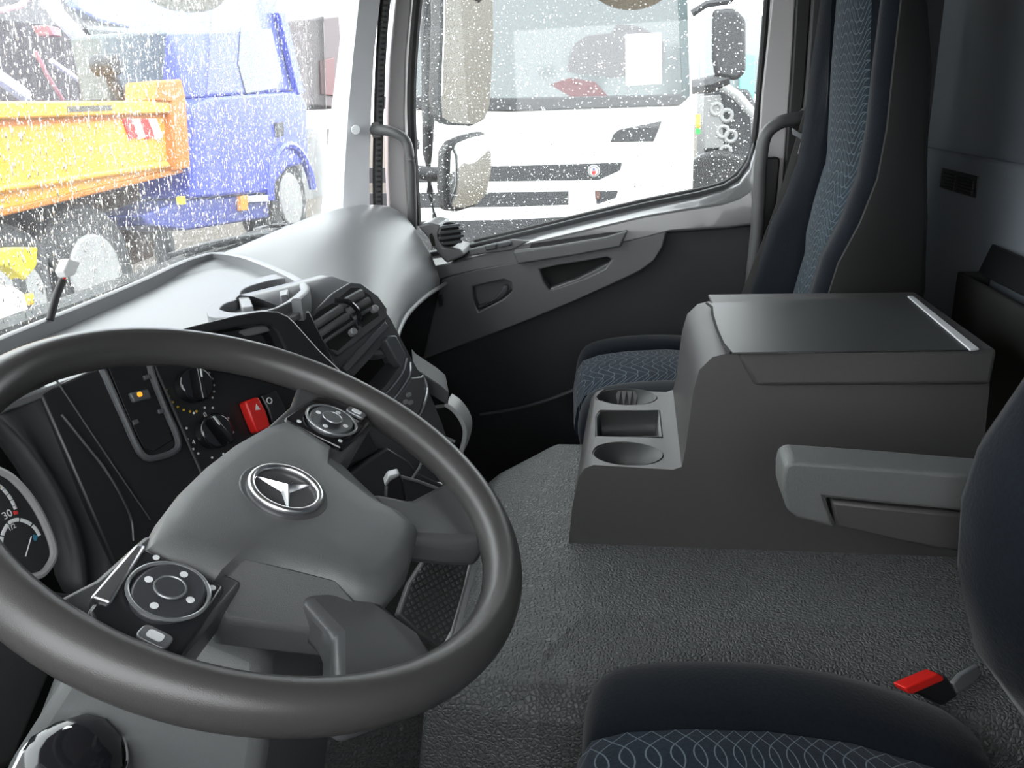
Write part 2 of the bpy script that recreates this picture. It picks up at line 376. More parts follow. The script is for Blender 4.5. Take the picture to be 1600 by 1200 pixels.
# pull pocket and handle pocket, cut into the raised trim
c1 = pplate('cutter', d1, [(843, 421), (870, 415), (915, 408), (948, 402), (956, 405), (945, 420), (915, 434), (870, 450), (858, 453), (850, 440)], -.038, .01, M_void, None, bevel=0)
c2 = pplate('cutter', d1, [(738, 448), (760, 443), (788, 437), (798, 441), (800, 455), (785, 468), (748, 487), (740, 470)], -.035, .01, M_void, None, bevel=0)
cut(trim, [c1, c2])
mb = trim.modifiers.new('bevel', 'BEVEL'); mb.width = .004; mb.segments = 2; mb.limit_method = 'ANGLE'
for pp_ in ([(843, 421), (870, 415), (915, 408), (948, 402), (956, 405), (945, 420), (915, 434), (870, 450), (858, 453), (850, 440)], [(738, 448), (760, 443), (788, 437), (798, 441), (800, 455), (785, 468), (748, 487), (740, 470)]):
    pplate('pocket_shade', side(1.5655), scale_px(pp_, 1.12), -.002, 0, M_void, door, bevel=0)  # black plates paint the shade inside the two pockets
dp = side(1.562)
pplate('pull_lip', dp, [(861, 447), (905, 431), (948, 409), (955, 407), (945, 421), (915, 435), (872, 451), (862, 453)], -.004, .026, M_door, door, bevel=.006, seg=3)
dh = side(1.552)
lev = pplate('door_handle', dh, [(748, 476), (770, 467), (783, 452), (789, 443), (796, 445), (794, 455), (785, 464), (768, 474), (750, 481)], -.002, .016, M_stack, door, bevel=.005, seg=3)
# ledge with a pocket behind it
dl = side(1.505)
pplate('armrest_ledge', dl, [(801, 393), (860, 385), (946, 371), (981, 361), (969, 386), (900, 399), (808, 413)], -.04, 0, M_door, door, bevel=.005, seg=3)
pplate('pocket_floor', side(1.527), [(830, 380), (946, 364), (980, 361), (960, 371), (860, 387), (826, 392)], -.004, .002, M_black, door, bevel=.001)
sw = pplate('switch_plate', side(1.512), [(731, 390), (756, 384), (800, 374), (828, 377), (800, 391), (735, 400)], -.012, 0, M_door, door, bevel=.004, seg=3)
for a in ([(757, 383), (776, 380), (776, 388), (760, 391)], [(779, 379), (797, 376), (801, 382), (779, 387)]):
    pplate('window_switch', side(1.512), a, 0, .009, M_stack, sw, bevel=.003, seg=3)
tube('kick_trim', spline([at(u, v, x=1.555) for u, v in ((750, 648), (800, 640), (850, 627), (905, 606), (960, 580))], 24), .006, M_stack, door, n=8)
# round side vent by the mirror corner
vc = at(704, 366, x=1.49); fvn = Fr(vc, (.55, -.83, 0), (0, .15, 1))
hs = disc('vent_housing', fvn, (0, 0), .032, -.035, 0, M_black, door, bevel=.004)
for i in range(4):
    b = .021-.014*i; hw = math.sqrt(.034**2-b*b)
    plate('vent_fin', fvn, rrect(-hw, b-.0035, hw, b+.0035, .003, 3), -.006, .010, M_dash if i == 0 else M_stack, hs, bevel=.0015)
# vent foot: the grey collar the vent stands in
col = [at(u, v, x=1.50) for u, v in [(655, 352), (672, 346), (690, 350), (690, 368), (694, 384), (722, 388), (728, 398), (700, 410), (690, 400), (672, 372)]]
v, f = prism_vf([(1.60, p[1], p[2]) for p in col], [(1.485, p[1], p[2]) for p in col])
obj('vent_collar', v, f, M_door, door, bevel=.006, seg=3)
pplate('slot', side(1.485), [(671, 366), (675, 364), (679, 374), (680, 384), (676, 385), (672, 376)], -.002, .002, M_void, door, bevel=.001)
# ---------------- door glass and the frame round it
g_out = [(644, 470), (742, 379), (830, 358), (920, 336), (1010, 315), (1090, 299), (1130, 287), (1150, 273), (1164, 252), (1174, 224)]
gs = side(1.63)
gp = [gs.px(u, v) for u, v in g_out]
gp = [(-.36, .55)] + gp[1:] + [gs.px(1186, 100), gs.px(1196, 0), (gs.px(1207, -120)[0], 1.47), (-.15, 1.47), (gs.px(644, 0)[0], gs.px(644, 0)[1]), gs.px(640, 150), gs.px(645, 300)]
win = plate('window_1', gs, gp, -.004, 0, M_sideglass, None, bevel=0)
struct(win)
# seal along sill, rear edge and front edge of the glass
def strip(name, pts_px, x, r, m, parent, **k):
    return tube(name, spline([at(u, v, x=x) for u, v in pts_px], 40), r, m, parent, n=8, **k)
sl = strip('window_seal', [(742, 378), (830, 357), (920, 335), (1010, 314), (1090, 298), (1130, 287), (1152, 272), (1168, 250), (1178, 222), (1190, 100), (1200, -20), (1208, -110)], 1.612, .008, M_seal, door)
strip('front_seal', [(652, 352), (646, 250), (643, 160), (646, 80), (654, -10), (664, -90)], 1.60, .012, M_seal, door)
# B pillar, light painted frame, dark seals
bp = thing('trim_4', (1.62, -.65, .3), 'light painted door pillar with dark rubber seals', 'pillar', kind='structure')
fb = side(1.60)
pplate('painted_frame', fb, [(1218, -140), (1258, -140), (1243, 0), (1236, 120), (1222, 300), (1205, 430), (1178, 440), (1180, 300), (1190, 150), (1206, 0)], -.03, 0, M_body, bp, bevel=.004)
pplate('frame_seal', fb, [(1258, -140), (1280, -140), (1266, 0), (1256, 140), (1236, 320), (1214, 460), (1205, 430), (1222, 300), (1236, 120), (1243, 0)], -.03, .012, M_seal, bp, bevel=.004)
pplate('pillar_trim', fb, [(1280, -140), (1560, -140), (1480, 520), (1230, 520), (1214, 460), (1236, 320), (1256, 140), (1266, 0)], -.03, .02, mat('pillar_dark_trim', (.045, .045, .048), .55, grain=.2), bp, bevel=.006)
pplate('latch_cover', side(1.585), [(1190, 246), (1215, 245), (1218, 250), (1200, 440), (1172, 446)], -.02, .012, M_black, bp, bevel=.004)
# A pillar trim, ribbed seal, painted frame
ap = thing('trim_5', (1.52, .45, .8), 'pale grey windscreen pillar trim with a round cap', 'pillar', kind='structure')
pa = [at(u, v, x=1.50) for u, v in [(548, -110), (538, 0), (528, 90), (517, 175), (508, 270), (500, 350), (490, 420)]]
pb = [at(u, v, x=1.52) for u, v in [(612, -110), (594, 0), (584, 90), (580, 175), (577, 270), (578, 350), (580, 420)]]
pm = [(a+b)/2+np.array([-.035, -.005, 0]) for a, b in zip(pa, pb)]
pbk = [b+np.array([.05, .02, 0]) for b in pb]; pak = [a+np.array([.06, .02, 0]) for a in pa]
loft('pillar_trim', [[a, m+(a-m)*.45, m, m+(b-m)*.6, b, c, d] for a, m, b, c, d in zip(pa, pm, pb, pbk, pak)], M_pillar, ap, smooth=60)
capf = Fr(at(556, 203, x=1.471), (.35, -.93, 0), (0, 0, 1))
disc('screw_cap', capf, (0, 0), .0115, -.01, .003, M_pillar, ap, bevel=.0015)
rs = thing('trim_6', (1.55, .33, .8), 'black ribbed rubber seal along the windscreen pillar', 'seal', kind='structure')
base_c = spline([at(u, v, x=1.545) for u, v in [(620, -110), (602, 0), (595, 90), (592, 175), (590, 270), (591, 350), (592, 400)]], 64)
tube('seal_strip', base_c, .013, M_seal, rs, n=10)
for i, p in enumerate(base_c[2:-2]):
    fr_ = Fr(p, (.45, -.9, 0), (0, 0, 1))
    plate('rib', fr_, rrect(-.006, -.0035, .007, .0035, .002, 2), .008, .0155, M_sealg, rs, bevel=0)
pf = thing('trim_7', (1.6, .28, .8), 'white painted door frame strip beside the ribbed seal', 'door frame', kind='structure')
sa = [at(u, v, x=1.585) for u, v in [(636, -110), (618, 0), (609, 90), (606, 175), (606, 270), (610, 350), (612, 420)]]
sb = [at(u, v, x=1.60) for u, v in [(654, -110), (643, 0), (634, 90), (632, 175), (634, 270), (640, 350), (644, 420)]]
loft('painted_strip', [[a, b, b+np.array([.03, 0, 0]), a+np.array([.04, .02, 0])] for a, b in zip(sa, sb)], M_body, pf, bevel=.004)
# wall pieces that close the cab above and behind the glass
struct(box('trim_8', (1.60, -.97, 1.47), (1.66, .62, 1.66), M_pillar, bevel=0))
struct(box('wall_right', (1.60, -1.0, 0), (1.66, -.70, 1.66), mat('pillar_dark_trim', G(.05)), bevel=0))
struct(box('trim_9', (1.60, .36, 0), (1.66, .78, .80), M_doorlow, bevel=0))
# ---------------- windscreen
def wy(x, z): return .655-.10*((x-.5)/1.0)**4*1.0-.10*(z-.82)
gx = np.linspace(-.62, 1.545, 25); gz = np.linspace(.78, 1.58, 12)
V = [(x, wy(x, z), z) for z in gz for x in gx]; n = len(gx)
F = [[j*n+i, j*n+i+1, (j+1)*n+i+1, (j+1)*n+i] for j in range(len(gz)-1) for i in range(n-1)]
ws = obj('window_2', V, F, M_windscreen, None, solid=.005); struct(ws)
# ------------------------------------------------------------------ dashboard
dash = thing('dashboard', (.5, .4, .45), 'grey truck dashboard with a storage tray on top', 'dashboard')
# passenger side: a swelling cover lofted from the middle to the door
xs = [.74, .82, .92, 1.05, 1.20, 1.35, 1.46, 1.525]
lip_px = [(622, 560), (621, 545), (620, 523), (632, 495), (650, 474), (672, 456), (686, 447), (696, 441)]
crest = [(.42, .772), (.42, .778), (.42, .788), (.42, .818), (.40, .862), (.385, .880), (.375, .876), (.37, .868)]
secs = []
for x, lp, cr in zip(xs, lip_px, crest):
    l = at(lp[0], lp[1], x=x); yl, zl = l[1], l[2]
    cy, cz = cr
    prof = [(wy(x, .83)-.02, .80), (wy(x, .83)-.02, .825), ((cy+wy(x, .83))/2, cz-.008), (cy, cz), (cy-.06, cz-.012),
            (yl+.06, zl+(cz-zl)*.72), (yl+.022, zl+(cz-zl)*.42), (yl+.006, zl+(cz-zl)*.17), (yl, zl+.010), (yl+.001, zl), (yl+.012, zl-.008), (yl+.10, zl-.03), (yl+.16, zl-.16), (.6, zl-.2)]
    secs.append([(x, y, z) for y, z in prof])
loft('passenger_cover', secs, M_dash, dash, sub=2)
tube('lip_highlight', spline([at(u, v+2, x=x)+np.array([0, -.001, 0]) for x, (u, v) in zip(xs, lip_px)][1:], 40), .0055, mat('lip_highlight_grey', (.28, .285, .29), .35), dash, n=10)  # light caught by the lip edge, drawn as a paler tube
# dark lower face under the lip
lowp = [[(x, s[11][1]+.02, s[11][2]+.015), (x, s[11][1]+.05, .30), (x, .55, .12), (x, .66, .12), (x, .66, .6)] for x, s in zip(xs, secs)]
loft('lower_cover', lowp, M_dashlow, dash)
pplate('lip_socket', side(1.47), [(686, 462), (690, 460), (692, 468), (691, 478), (687, 479), (685, 470)], -.01, .004, M_black, dash, bevel=.001)
# top deck under the tray and driver side hood, one slab that follows the tray outline
ZT = .83
tray_out = [(-170, 610), (-60, 552), (0, 525), (120, 477), (215, 438), (270, 413), (300, 402), (335, 394), (380, 399), (420, 413), (455, 428), (474, 440), (480, 452), (466, 466), (430, 480), (395, 489), (330, 502), (285, 514), (235, 527), (120, 560), (0, 600), (-170, 690)]
tp = [at(u, v, z=ZT) for u, v in tray_out]
trayf = Fr((0, 0, ZT), (1, 0, 0), (0, 1, 0))
tl = [(p[0], p[1]) for p in tp]
deck = plate('top_deck', trayf, tl, -.034, -.022, M_dash, dash, bevel=.003)
# raised rim on the windscreen side and round the passenger end
rp = spline([(x, y, ZT-.018) for x, y in tl[:14]], 60)
V = []; F = []
for i, p in enumerate(rp):
    a, b = rp[max(i-1, 0)], rp[min(i+1, len(rp)-1)]; t = (b-a)/np.linalg.norm(b-a); nrm = np.array([-t[1], t[0], 0])
    for o_, z_ in ((0.004, ZT-.036), (0.004, ZT-.002), (0.001, ZT), (-.008, ZT), (-.011, ZT-.002), (-.013, ZT-.036)): V.append((p[0]+nrm[0]*o_, p[1]+nrm[1]*o_, z_))
k = 6
for i in range(len(rp)-1):
    for j in range(k): F.append([i*k+j, i*k+(j+1) % k, (i+1)*k+(j+1) % k, (i+1)*k+j])
F += [list(range(k)), list(range((len(rp)-1)*k, len(rp)*k))]
obj('tray_rim', V, F, M_dash, dash, smooth=50)
# deck skirt in front of the rim, down to the glass
fs = [(-.62, .0)] 
sk = [(x, y) for x, y in tl[:9]] + [(1.0, .50), (1.0, wy(1.0, .83)-.012), (.8, wy(.8, .83)-.012), (.3, wy(.3, .83)-.02), (-.2, wy(-.2, .83)-.02), (-.45, .60)]
plate('scuttle_cover', trayf, sk, -.06, -.040, M_dash, dash, bevel=.003)
# cup holder at the passenger end of the tray
cho = [(325, 493), (327, 476), (352, 461), (372, 447), (404, 434), (440, 427), (470, 434), (482, 446), (474, 460), (452, 472), (425, 484), (395, 490), (360, 496)]
chh = [(343, 483), (352, 474), (372, 467), (379, 452), (410, 441), (440, 435), (462, 435), (475, 443), (468, 454), (448, 470), (424, 482), (395, 486), (365, 488)]
def closed_px(pts, n, z):
    c = spline(np.array(pts+[pts[0], pts[1]], float), n+1)[:-1]; k0 = 0
    c = spline(np.array(pts[-2:]+pts+pts[:3], float), 4*n); d0 = np.linalg.norm(c-np.array(pts[0]), axis=1); i0 = int(d0[:2*n].argmin()); i1 = int(2*n+d0[2*n:].argmin())
    c = c[np.linspace(i0, i1, n+1).astype(int)[:-1]]
    return [(p[0], p[1]) for p in (at(u, v, z=z) for u, v in c)]
cup = plate('cup_holder', trayf, closed_px(cho, 40, ZT-.006), -.03, -.006, M_dash, dash, bevel=0)
hole = closed_px(chh, 36, ZT-.006)
cut(cup, [plate('cutter', trayf, hole, -.028, .02, M_void, None, bevel=0)])
b_ = cup.modifiers.new('bevel', 'BEVEL'); b_.width = .0015; b_.segments = 2; b_.limit_method = 'ANGLE'
hc = np.array(hole).mean(0)
plate('cup_floor', trayf, [tuple(hc+(np.array(p)-hc)*.99) for p in hole], -.0285, -.026, M_black, cup, bevel=0)
for poly in ([(373, 467), (388, 461), (392, 470), (396, 481), (378, 482)], [(436, 452), (452, 452), (450, 462), (438, 464)]):
    q_ = [at(u, v, z=ZT-.004) for u, v in poly]
    plate('cup_tab', trayf, [(p[0], p[1]) for p in q_], -.026, -.002, M_dash, cup, bevel=.002)
# ---------------- driver-facing panel: display above, knobs and switches below
t_, a_ = math.radians(20), math.radians(25)
PN = np.array([-math.sin(a_)*math.cos(t_), -math.cos(a_)*math.cos(t_), math.sin(t_)])
pex = np.array([math.cos(a_), -math.sin(a_), 0]); PP = Fr((.60, .207, .758), pex, np.cross(PN, pex))
M_panel = mat('panel_black', (.016, .016, .017), .35)
plate('centre_panel', PP, [(-.395, -.20), (-.395, .055), (-.30, .066), (.03, .055), (.06, -.20)], -.05, -.014, M_panel, dash, bevel=.004)
# hood round the display
ho = [(225, 531), (300, 509), (370, 492), (410, 485), (435, 486), (450, 492), (462, 503), (500, 546), (548, 592), (590, 634), (560, 655), (520, 625), (480, 588), (450, 552), (434, 518), (425, 508), (410, 506), (370, 511), (300, 526), (240, 546)]
pplate('display_hood', PP, ho, -.03, .014, mat('hood_black', (.022, .022, .024), .25), dash, hp=.014, bevel=.004, seg=3)
dsp = pplate('display', PP, [(250, 545), (300, 528), (370, 513), (412, 508), (424, 512), (433, 522), (448, 556), (478, 592), (460, 606), (400, 590), (320, 575)], -.012, -.006, M_gloss, dash, hp=-.006, bevel=.002)
for k_, (u, v) in enumerate([(434, 532), (438, 540), (441, 548), (445, 556)]):
    a, b = PP.px(u, v, -.005); plate('display_mark', PP, rrect(a-.002, b-.0012, a+.002, b+.0012, .0008, 2), -.006, -.0052, M_icon, dsp, bevel=0)
# rotary knobs with printed scales
def knob(cu, cv, r, marks, ang):
    c = PP.px(cu, cv, -.010)
    kb = disc('rotary_knob', PP, c, r, -.014, .006, M_gloss, dash, bevel=.003)
    ca, sa_ = math.cos(ang), math.sin(ang)
    def L(x, y): return (c[0]+ca*x-sa_*y, c[1]+sa_*x+ca*y)
    plate('knob_bar', PP, [L(-.0045, -r*.95), L(.0045, -r*.95), L(.0035, r*.95), L(-.0035, r*.95)], .006, .018, M_gloss, kb, bevel=.002, seg=3)
    plate('pointer', PP, [L(-.001, r*.3), L(.001, r*.3), L(.001, r*.9), L(-.001, r*.9)], .018, .0186, M_icon, kb, bevel=0)
    for an, mm in marks:
        p = (c[0]+r*1.45*math.sin(an), c[1]+r*1.45*math.cos(an))
        disc('scale_mark', PP, p, .0016, -.014, -.0132, mm, kb, n=8, bevel=0)
    return kb, c
k1, c1_ = knob(300, 603, .024, [(math.radians(a), M_yprint) for a in (190, 205, 220, 235, 250, 265, 280)]+[(math.radians(a), M_icon) for a in (60, 75, 90, 105, 120, 135)], math.radians(-12))
k2, c2_ = knob(331, 675, .024, [(math.radians(a), M_icon) for a in (-20, 10, 30, 75, 110, 170, 200, 235, 250, 275, 300)], math.radians(18))
for s_, (u, v) in (('2', (358, 668)), ('4', (303, 691)), ('M', (326, 594)), ('0', (321, 648))):
    text('scale_figure', s_, PP, PP.px(u, v, -.013), .009, -.0136, M_icon, dash)
# hazard switch and the switch beside it
hz = pplate('hazard_switch', PP, [(383, 627), (404, 619), (416, 641), (424, 668), (402, 676), (392, 652)], -.014, .004, M_red, dash, hp=.004, bevel=.003)
pplate('warning_triangle', PP, [(399, 641), (400, 631), (407, 640)], .0041, .0046, M_icon, hz, hp=.004, bevel=0)
nb = pplate('rocker_switch', PP, [(408, 618), (432, 608), (446, 632), (452, 655), (428, 665), (420, 641)], -.014, .002, M_panel, dash, hp=.002, bevel=.003)
ring('switch_symbol', PP, PP.px(421, 626, .003), .0042, .0008, M_icon, nb, h=.003, n=16, m=6)
# framed recess with the small amber-lit switch, left of the knobs
fo = [(160, 575), (172, 560), (228, 560), (240, 590), (262, 645), (280, 690), (272, 706), (240, 716), (228, 714), (216, 700), (196, 655), (180, 620)]
fo_l = PP.pxs(fo, -.008); tube('switch_frame', spline([PP.P(a, b, -.010) for a, b in fo_l+[fo_l[0]]], 60)[:-1], .0045, M_stack, dash, n=8, closed=True, ref=PP.n)
sb_ = pplate('switch_blank', PP, [(168, 572), (228, 566), (252, 630), (270, 688), (240, 706), (224, 700), (202, 655)], -.014, -.011, M_black, dash, hp=-.011, bevel=.001)
ss = pplate('small_switch', PP, [(203, 614), (232, 607), (238, 622), (210, 629)], -.012, -.004, M_stack, dash, hp=-.004, bevel=.002)
plate('amber_light', PP, rrect(*(np.array(PP.px(218.5, 616, -.003))-.0032), *(np.array(PP.px(218.5, 616, -.003))+.0032), .0022, 3), -.004, -.0026, M_amber, ss, bevel=.0004)
for (u, v) in ((228, 590), (250, 643), (210, 660)):
    c = PP.px(u, v, -.01); plate('clip', PP, rrect(c[0]-.004, c[1]-.003, c[0]+.004, c[1]+.003, .001, 2), -.011, -.006, M_stack, sb_, bevel=.0008)
# seam between panel and instrument side
sm = [PP.P(*PP.px(u, v, -.012), -.012) for u, v in ((84, 588), (160, 702), (235, 812))]
tube('panel_seam', spline(sm, 20), .0013, M_dashlow, dash, n=6)
tube('panel_edge', spline([PP.P(*PP.px(u, v, -.011), -.011) for u, v in ((236, 560), (262, 618), (288, 678), (316, 742))], 20), .0018, M_stack, dash, n=6)
# ---------------- instrument cluster
ICF = Fr(at(40, 820, y=.36), (1, -.12, 0), (0, .35, 1))
cl_px = [(-120, 690), (0, 736), (30, 758), (58, 795), (78, 838), (84, 866), (74, 888), (58, 900), (0, 905), (-120, 880)]
ins = plate('instrument_cluster', ICF, ICF.pxs(cl_px), -.03, -.004, mat('dial_face', (.022, .022, .024), .5), dash, bevel=.001)
ins['label'] = 'instrument cluster with white segmented gauge arcs'
rimp = ICF.pxs(cl_px); tube('bezel', spline([ICF.P(a, b, 0) for a, b in rimp], 80), .0042, M_satin if False else mat('bezel_grey', (.30, .30, .30), .3), ins, n=8, ref=ICF.n)
def arc(pts_px, wpx, n, mt, gap=.18, name='gauge_segment'):
    c = spline([ICF.P(*ICF.px(u, v), -.0035) for u, v in pts_px], n*6+1)
    for i in range(n):
        s = c[i*6:(i+1)*6+1]; s = [s[0]+(s[1]-s[0])*gap*2]+list(s[1:-1])+[s[-1]+(s[-2]-s[-1])*gap*2]
        tube(name, s, wpx, mt, ins, n=6, flat=.25, ref=(ICF.n))
arc([(5, 858), (6, 842), (9, 830), (18, 816), (30, 811), (44, 814), (57, 823), (66, 837)], .0021, 5, M_icon)
arc([(-20, 742), (0, 756), (10, 765), (20, 778), (26, 790), (28, 795)], .0021, 7, M_icon)
arc([(27, 797), (29, 803)], .0026, 1, M_rprint, name='red_mark')
arc([(-2, 758), (4, 762)], .0026, 1, M_yprint, name='yellow_mark')
pplate('blue_mark', ICF, [(55, 834), (63, 836), (60, 844), (57, 844)], -.004, -.0034, M_bprint, ins, bevel=0)
tube('needle', [ICF.P(*ICF.px(41, 869), -.001), ICF.P(*ICF.px(50, 838), -.001)], .0007, M_icon, ins, n=6)
text('gauge_figure', '30', ICF, ICF.px(15, 803), .0115, -.0036, M_icon, ins)
text('gauge_figure', '1/2', ICF, ICF.px(22, 823), .0075, -.0036, M_icon, ins)
# binnacle surround: curved dark wall between cluster and panel
b0 = [ICF.P(*ICF.px(u, v), -.002) for u, v in ((-140, 560), (0, 640), (60, 690), (110, 770), (150, 860), (150, 960))]
b1 = [PP.P(*PP.px(u, v, -.012), -.012) for u, v in ((60, 545), (100, 615), (140, 690), (190, 780), (212, 850), (200, 930))]
loft('binnacle_wall', [[a, a+(b-a)*.35+np.array([0, .035, -.01]), a+(b-a)*.7+np.array([0, .02, 0]), b, b+np.array([.01, .06, 0]), a+np.array([0, .08, 0])] for a, b in zip(b0, b1)], M_dashlow, dash, sub=1)
tube('binnacle_edge', spline([PP.P(*PP.px(u, v, -.008), -.008) for u, v in ((96, 648), (130, 690), (165, 735), (192, 780), (206, 815), (209, 845))], 24), .0016, mat('edge_dark_grey', (.045, .045, .047), .35), dash, n=6)
# ---------------- centre stack
stackT = dash
hx = np.array([-.88, .475, 0])
edge_px = [(500, 430), (520, 432), (560, 447), (590, 470), (610, 498), (640, 555), (665, 600), (690, 660), (703, 700), (712, 735)]
E_ = [at(u, v, x=.78) for u, v in edge_px]
wdt = .165
SV = [[e, e+hx*wdt*.5+np.array([-.002, -.004, 0]), e+hx*wdt, np.array([e[0]+hx[0]*wdt+.06, e[1]+.17, min(e[2]-.02, .775)]), np.array([e[0]+.03, e[1]+.17, min(e[2]-.02, .775)])] for e in E_]
stk = loft('stack_body', SV, M_stack, stackT, smooth=60)
A_ = at(570, 452, x=.78); B_ = at(625, 525, x=.78)
VF = Fr(A_, -hx, A_-B_); VF.o = VF.o+VF.n*.011
# bevelled panel round the vents and the two vents
vp_out = [(474, 503), (520, 457), (548, 440), (564, 441), (592, 462), (606, 482), (604, 498), (572, 524), (530, 555), (510, 540), (486, 515)]
pplate('vent_bezel', VF, vp_out, -.014, 0, M_stack, stackT, bevel=.003)
for cx_, poly in enumerate(([(481, 504), (498, 486), (519, 474), (535, 478), (552, 500), (560, 514), (554, 525), (528, 548), (516, 545), (498, 523)],
                            [(523, 471), (548, 450), (560, 450), (578, 462), (588, 482), (592, 494), (566, 512), (556, 498), (540, 478)])):
    vt = pplate('air_vent', VF, poly, -.002, .0008, M_void, dash, bevel=0)
    vt['label'] = ['air vent of the pair nearer the wheel', 'air vent of the pair nearer the door'][cx_]
    (l0, l1) = ((481, 504), (528, 474)) if cx_ == 0 else ((523, 471), (560, 450))
    (m0, m1) = ((507, 542), (557, 508)) if cx_ == 0 else ((556, 504), (590, 484))
    L0, L1, M0, M1 = (np.array(VF.px(*q_)) for q_ in (l0, l1, m0, m1))
    for j in range(3):
        s0, s1 = (.06, .42, .78)[j], (.36, .68, .92)[j]
        p0, p1 = L0+(M0-L0)*s0, L1+(M1-L1)*s0; p2, p3 = L1+(M1-L1)*s1, L0+(M0-L0)*s1
        rows = []
        for tt in np.linspace(.03, .97, 7):
            a = p0+(p1-p0)*tt; b = p3+(p2-p3)*tt; bul = .013-.007*(abs(tt-.5)*2)**2
            rows.append([VF.P(*a, .003), VF.P(*(a+(b-a)*.25), bul), VF.P(*(a+(b-a)*.7), bul*.8), VF.P(*b, .0), VF.P(*(a+(b-a)*.5), -.001)])
        loft('vent_vane', rows, mat('vane_grey', (.17, .172, .18), .3), vt, smooth=50)
    tabc = (547, 522) if cx_ == 0 else (581, 486)
    c = VF.px(*tabc); tb = disc('vane_tab', VF, c, .0065, .002, .014, M_satin if False else mat('tab_grey', (.22, .225, .23), .35), vt, n=16, bevel=.002)
dv = spline([VF.P(*VF.px(520, 472), .006), VF.P(*VF.px(536, 478), .016), VF.P(*VF.px(551, 492), .016), VF.P(*VF.px(560, 510), .006)], 20)
tube('vent_divider', dv, .0045, M_gloss, stackT, n=8)
pplate('slot_bar', VF, [(533, 575), (600, 503), (606, 511), (541, 583)], -.004, .0035, M_stack, stackT, bevel=.0015)
# open slot, lower plane
LA, LB = at(640, 555, x=.78), at(703, 700, x=.78)
LF = Fr(LA, -hx, LA-LB); LF.o = LF.o+LF.n*.008
cutp = pplate('cutter', LF, [(553, 591), (610, 528), (617, 528), (636, 562), (600, 606), (578, 622), (560, 604)], -.10, .05, M_void, None, bevel=0)
cut(stk, [cutp])
pplate('slot_shade', LF, [(545, 591), (610, 520), (622, 525), (642, 562), (600, 612), (578, 630), (552, 604)], -.075, -.06, M_void, stackT, bevel=0)  # black plate painting the slot's inner shade over the lit walls
pplate('slot_grip', LF, [(600, 532), (606, 525), (617, 524), (634, 556), (626, 574), (619, 566)], -.02, .004, M_stack, stackT, bevel=.003, seg=3)
for q0, q1 in ((((592, 625), (612, 604), (630, 578), (634, 560))), (((607, 630), (624, 608), (639, 584), (640, 566))) ) if False else (([(590, 626), (612, 603), (628, 580), (634, 560)], 0), ([(606, 632), (626, 607), (639, 584), (640, 566)], 1)):
    tube('trim_strip', spline([LF.P(*LF.px(u, v), .003) for u, v in q0], 20), .0022, M_satin, stackT, n=6)
# lower drawer front with the socket symbols
dr_ = pplate('drawer_front', LF, [(604, 640), (640, 590), (660, 588), (664, 610), (655, 640), (640, 668), (620, 660)], -.01, .006, M_stack, stackT, bevel=.004, seg=3)
for (u, v) in ((638, 617), (633, 628), (641, 629)):
    c = LF.px(u, v, .006); plate('socket_symbol', LF, rrect(c[0]-.006, c[1]-.004, c[0]+.006, c[1]+.004, .0035, 3), .0055, .0085, mat('tab_grey', G(.22)), dr_, bevel=.001)
tube('drawer_edge', spline([LF.P(*LF.px(u, v), .008) for u, v in ((640, 664), (655, 640), (663, 612), (660, 596), (655, 588))], 20), .0024, M_satin, stackT, n=6)
# shelf block and open bin on the passenger side of the stack
shf = [at(u, v, x=.80) for u, v in ((645, 570), (652, 578), (688, 602), (702, 614), (700, 634), (664, 612))]
v, f = prism_vf([(p[0]+.10, p[1]+.03, p[2]) for p in shf], [tuple(p) for p in shf]); obj('side_shelf', v, f, M_stack, stackT, bevel=.003)
bn = dash
bpts = spline([at(u, v, x=.80) for u, v in ((697, 629), (712, 640), (725, 658), (730, 676), (726, 700), (716, 722), (700, 738))], 30)
Vb = []
for i, p in enumerate(bpts):
    t = bpts[min(i+1, 29)]-bpts[max(i-1, 0)]; t /= np.linalg.norm(t); nn_ = np.array([0, t[2], -t[1]])
    for dx_, dn in ((0, 0), (0, -.009), (.05, -.009), (.05, 0)): Vb.append(p+np.array([dx_, 0, 0])-nn_*dn*-1)
Fb = [[i*4+j, i*4+(j+1) % 4, (i+1)*4+(j+1) % 4, (i+1)*4+j] for i in range(29) for j in range(4)]+[[0, 1, 2, 3], [116, 117, 118, 119]]
obj('bin_rim', Vb, Fb, mat('bin_rim_grey', (.34, .345, .345), .4), bn, bevel=.0015)
fl = [at(u, v, x=.86) for u, v in ((668, 640), (700, 636), (722, 660), (728, 680), (716, 720), (690, 740), (650, 720))]
v, f = prism_vf([tuple(p) for p in fl], [(p[0]+.02, p[1], p[2]) for p in fl]); obj('bin_back', v, f, M_void, bn, bevel=0)
tube('bin_bar', [at(672, 674, x=.80), at(711, 690, x=.80)], .003, mat('tab_grey', G(.22)), bn, n=8)
# lower covers seen through the wheel: knee cover and tray
kn = dash
kf = Fr(at(610, 740, x=.62), (.85, -.53, 0), (.1, .25, .95))
pplate('knee_cover', kf, [(480, 780), (556, 734), (606, 699), (640, 720), (652, 738), (700, 760), (690, 830), (560, 850), (470, 830)], -.03, 0, mat('knee_plastic', (.035, .037, .040), .4), kn, bevel=.004)
tube('tray_edge', [kf.P(*kf.px(u, v), .006) for u, v in ((612, 742), (650, 752), (682, 764), (700, 770))], .0028, mat('tab_grey', G(.22)), kn, n=8)
tube('tray_divider', [kf.P(*kf.px(u, v), .004) for u, v in ((640, 750), (652, 732), (660, 712))], .0022, mat('tab_grey', G(.22)), kn, n=8)

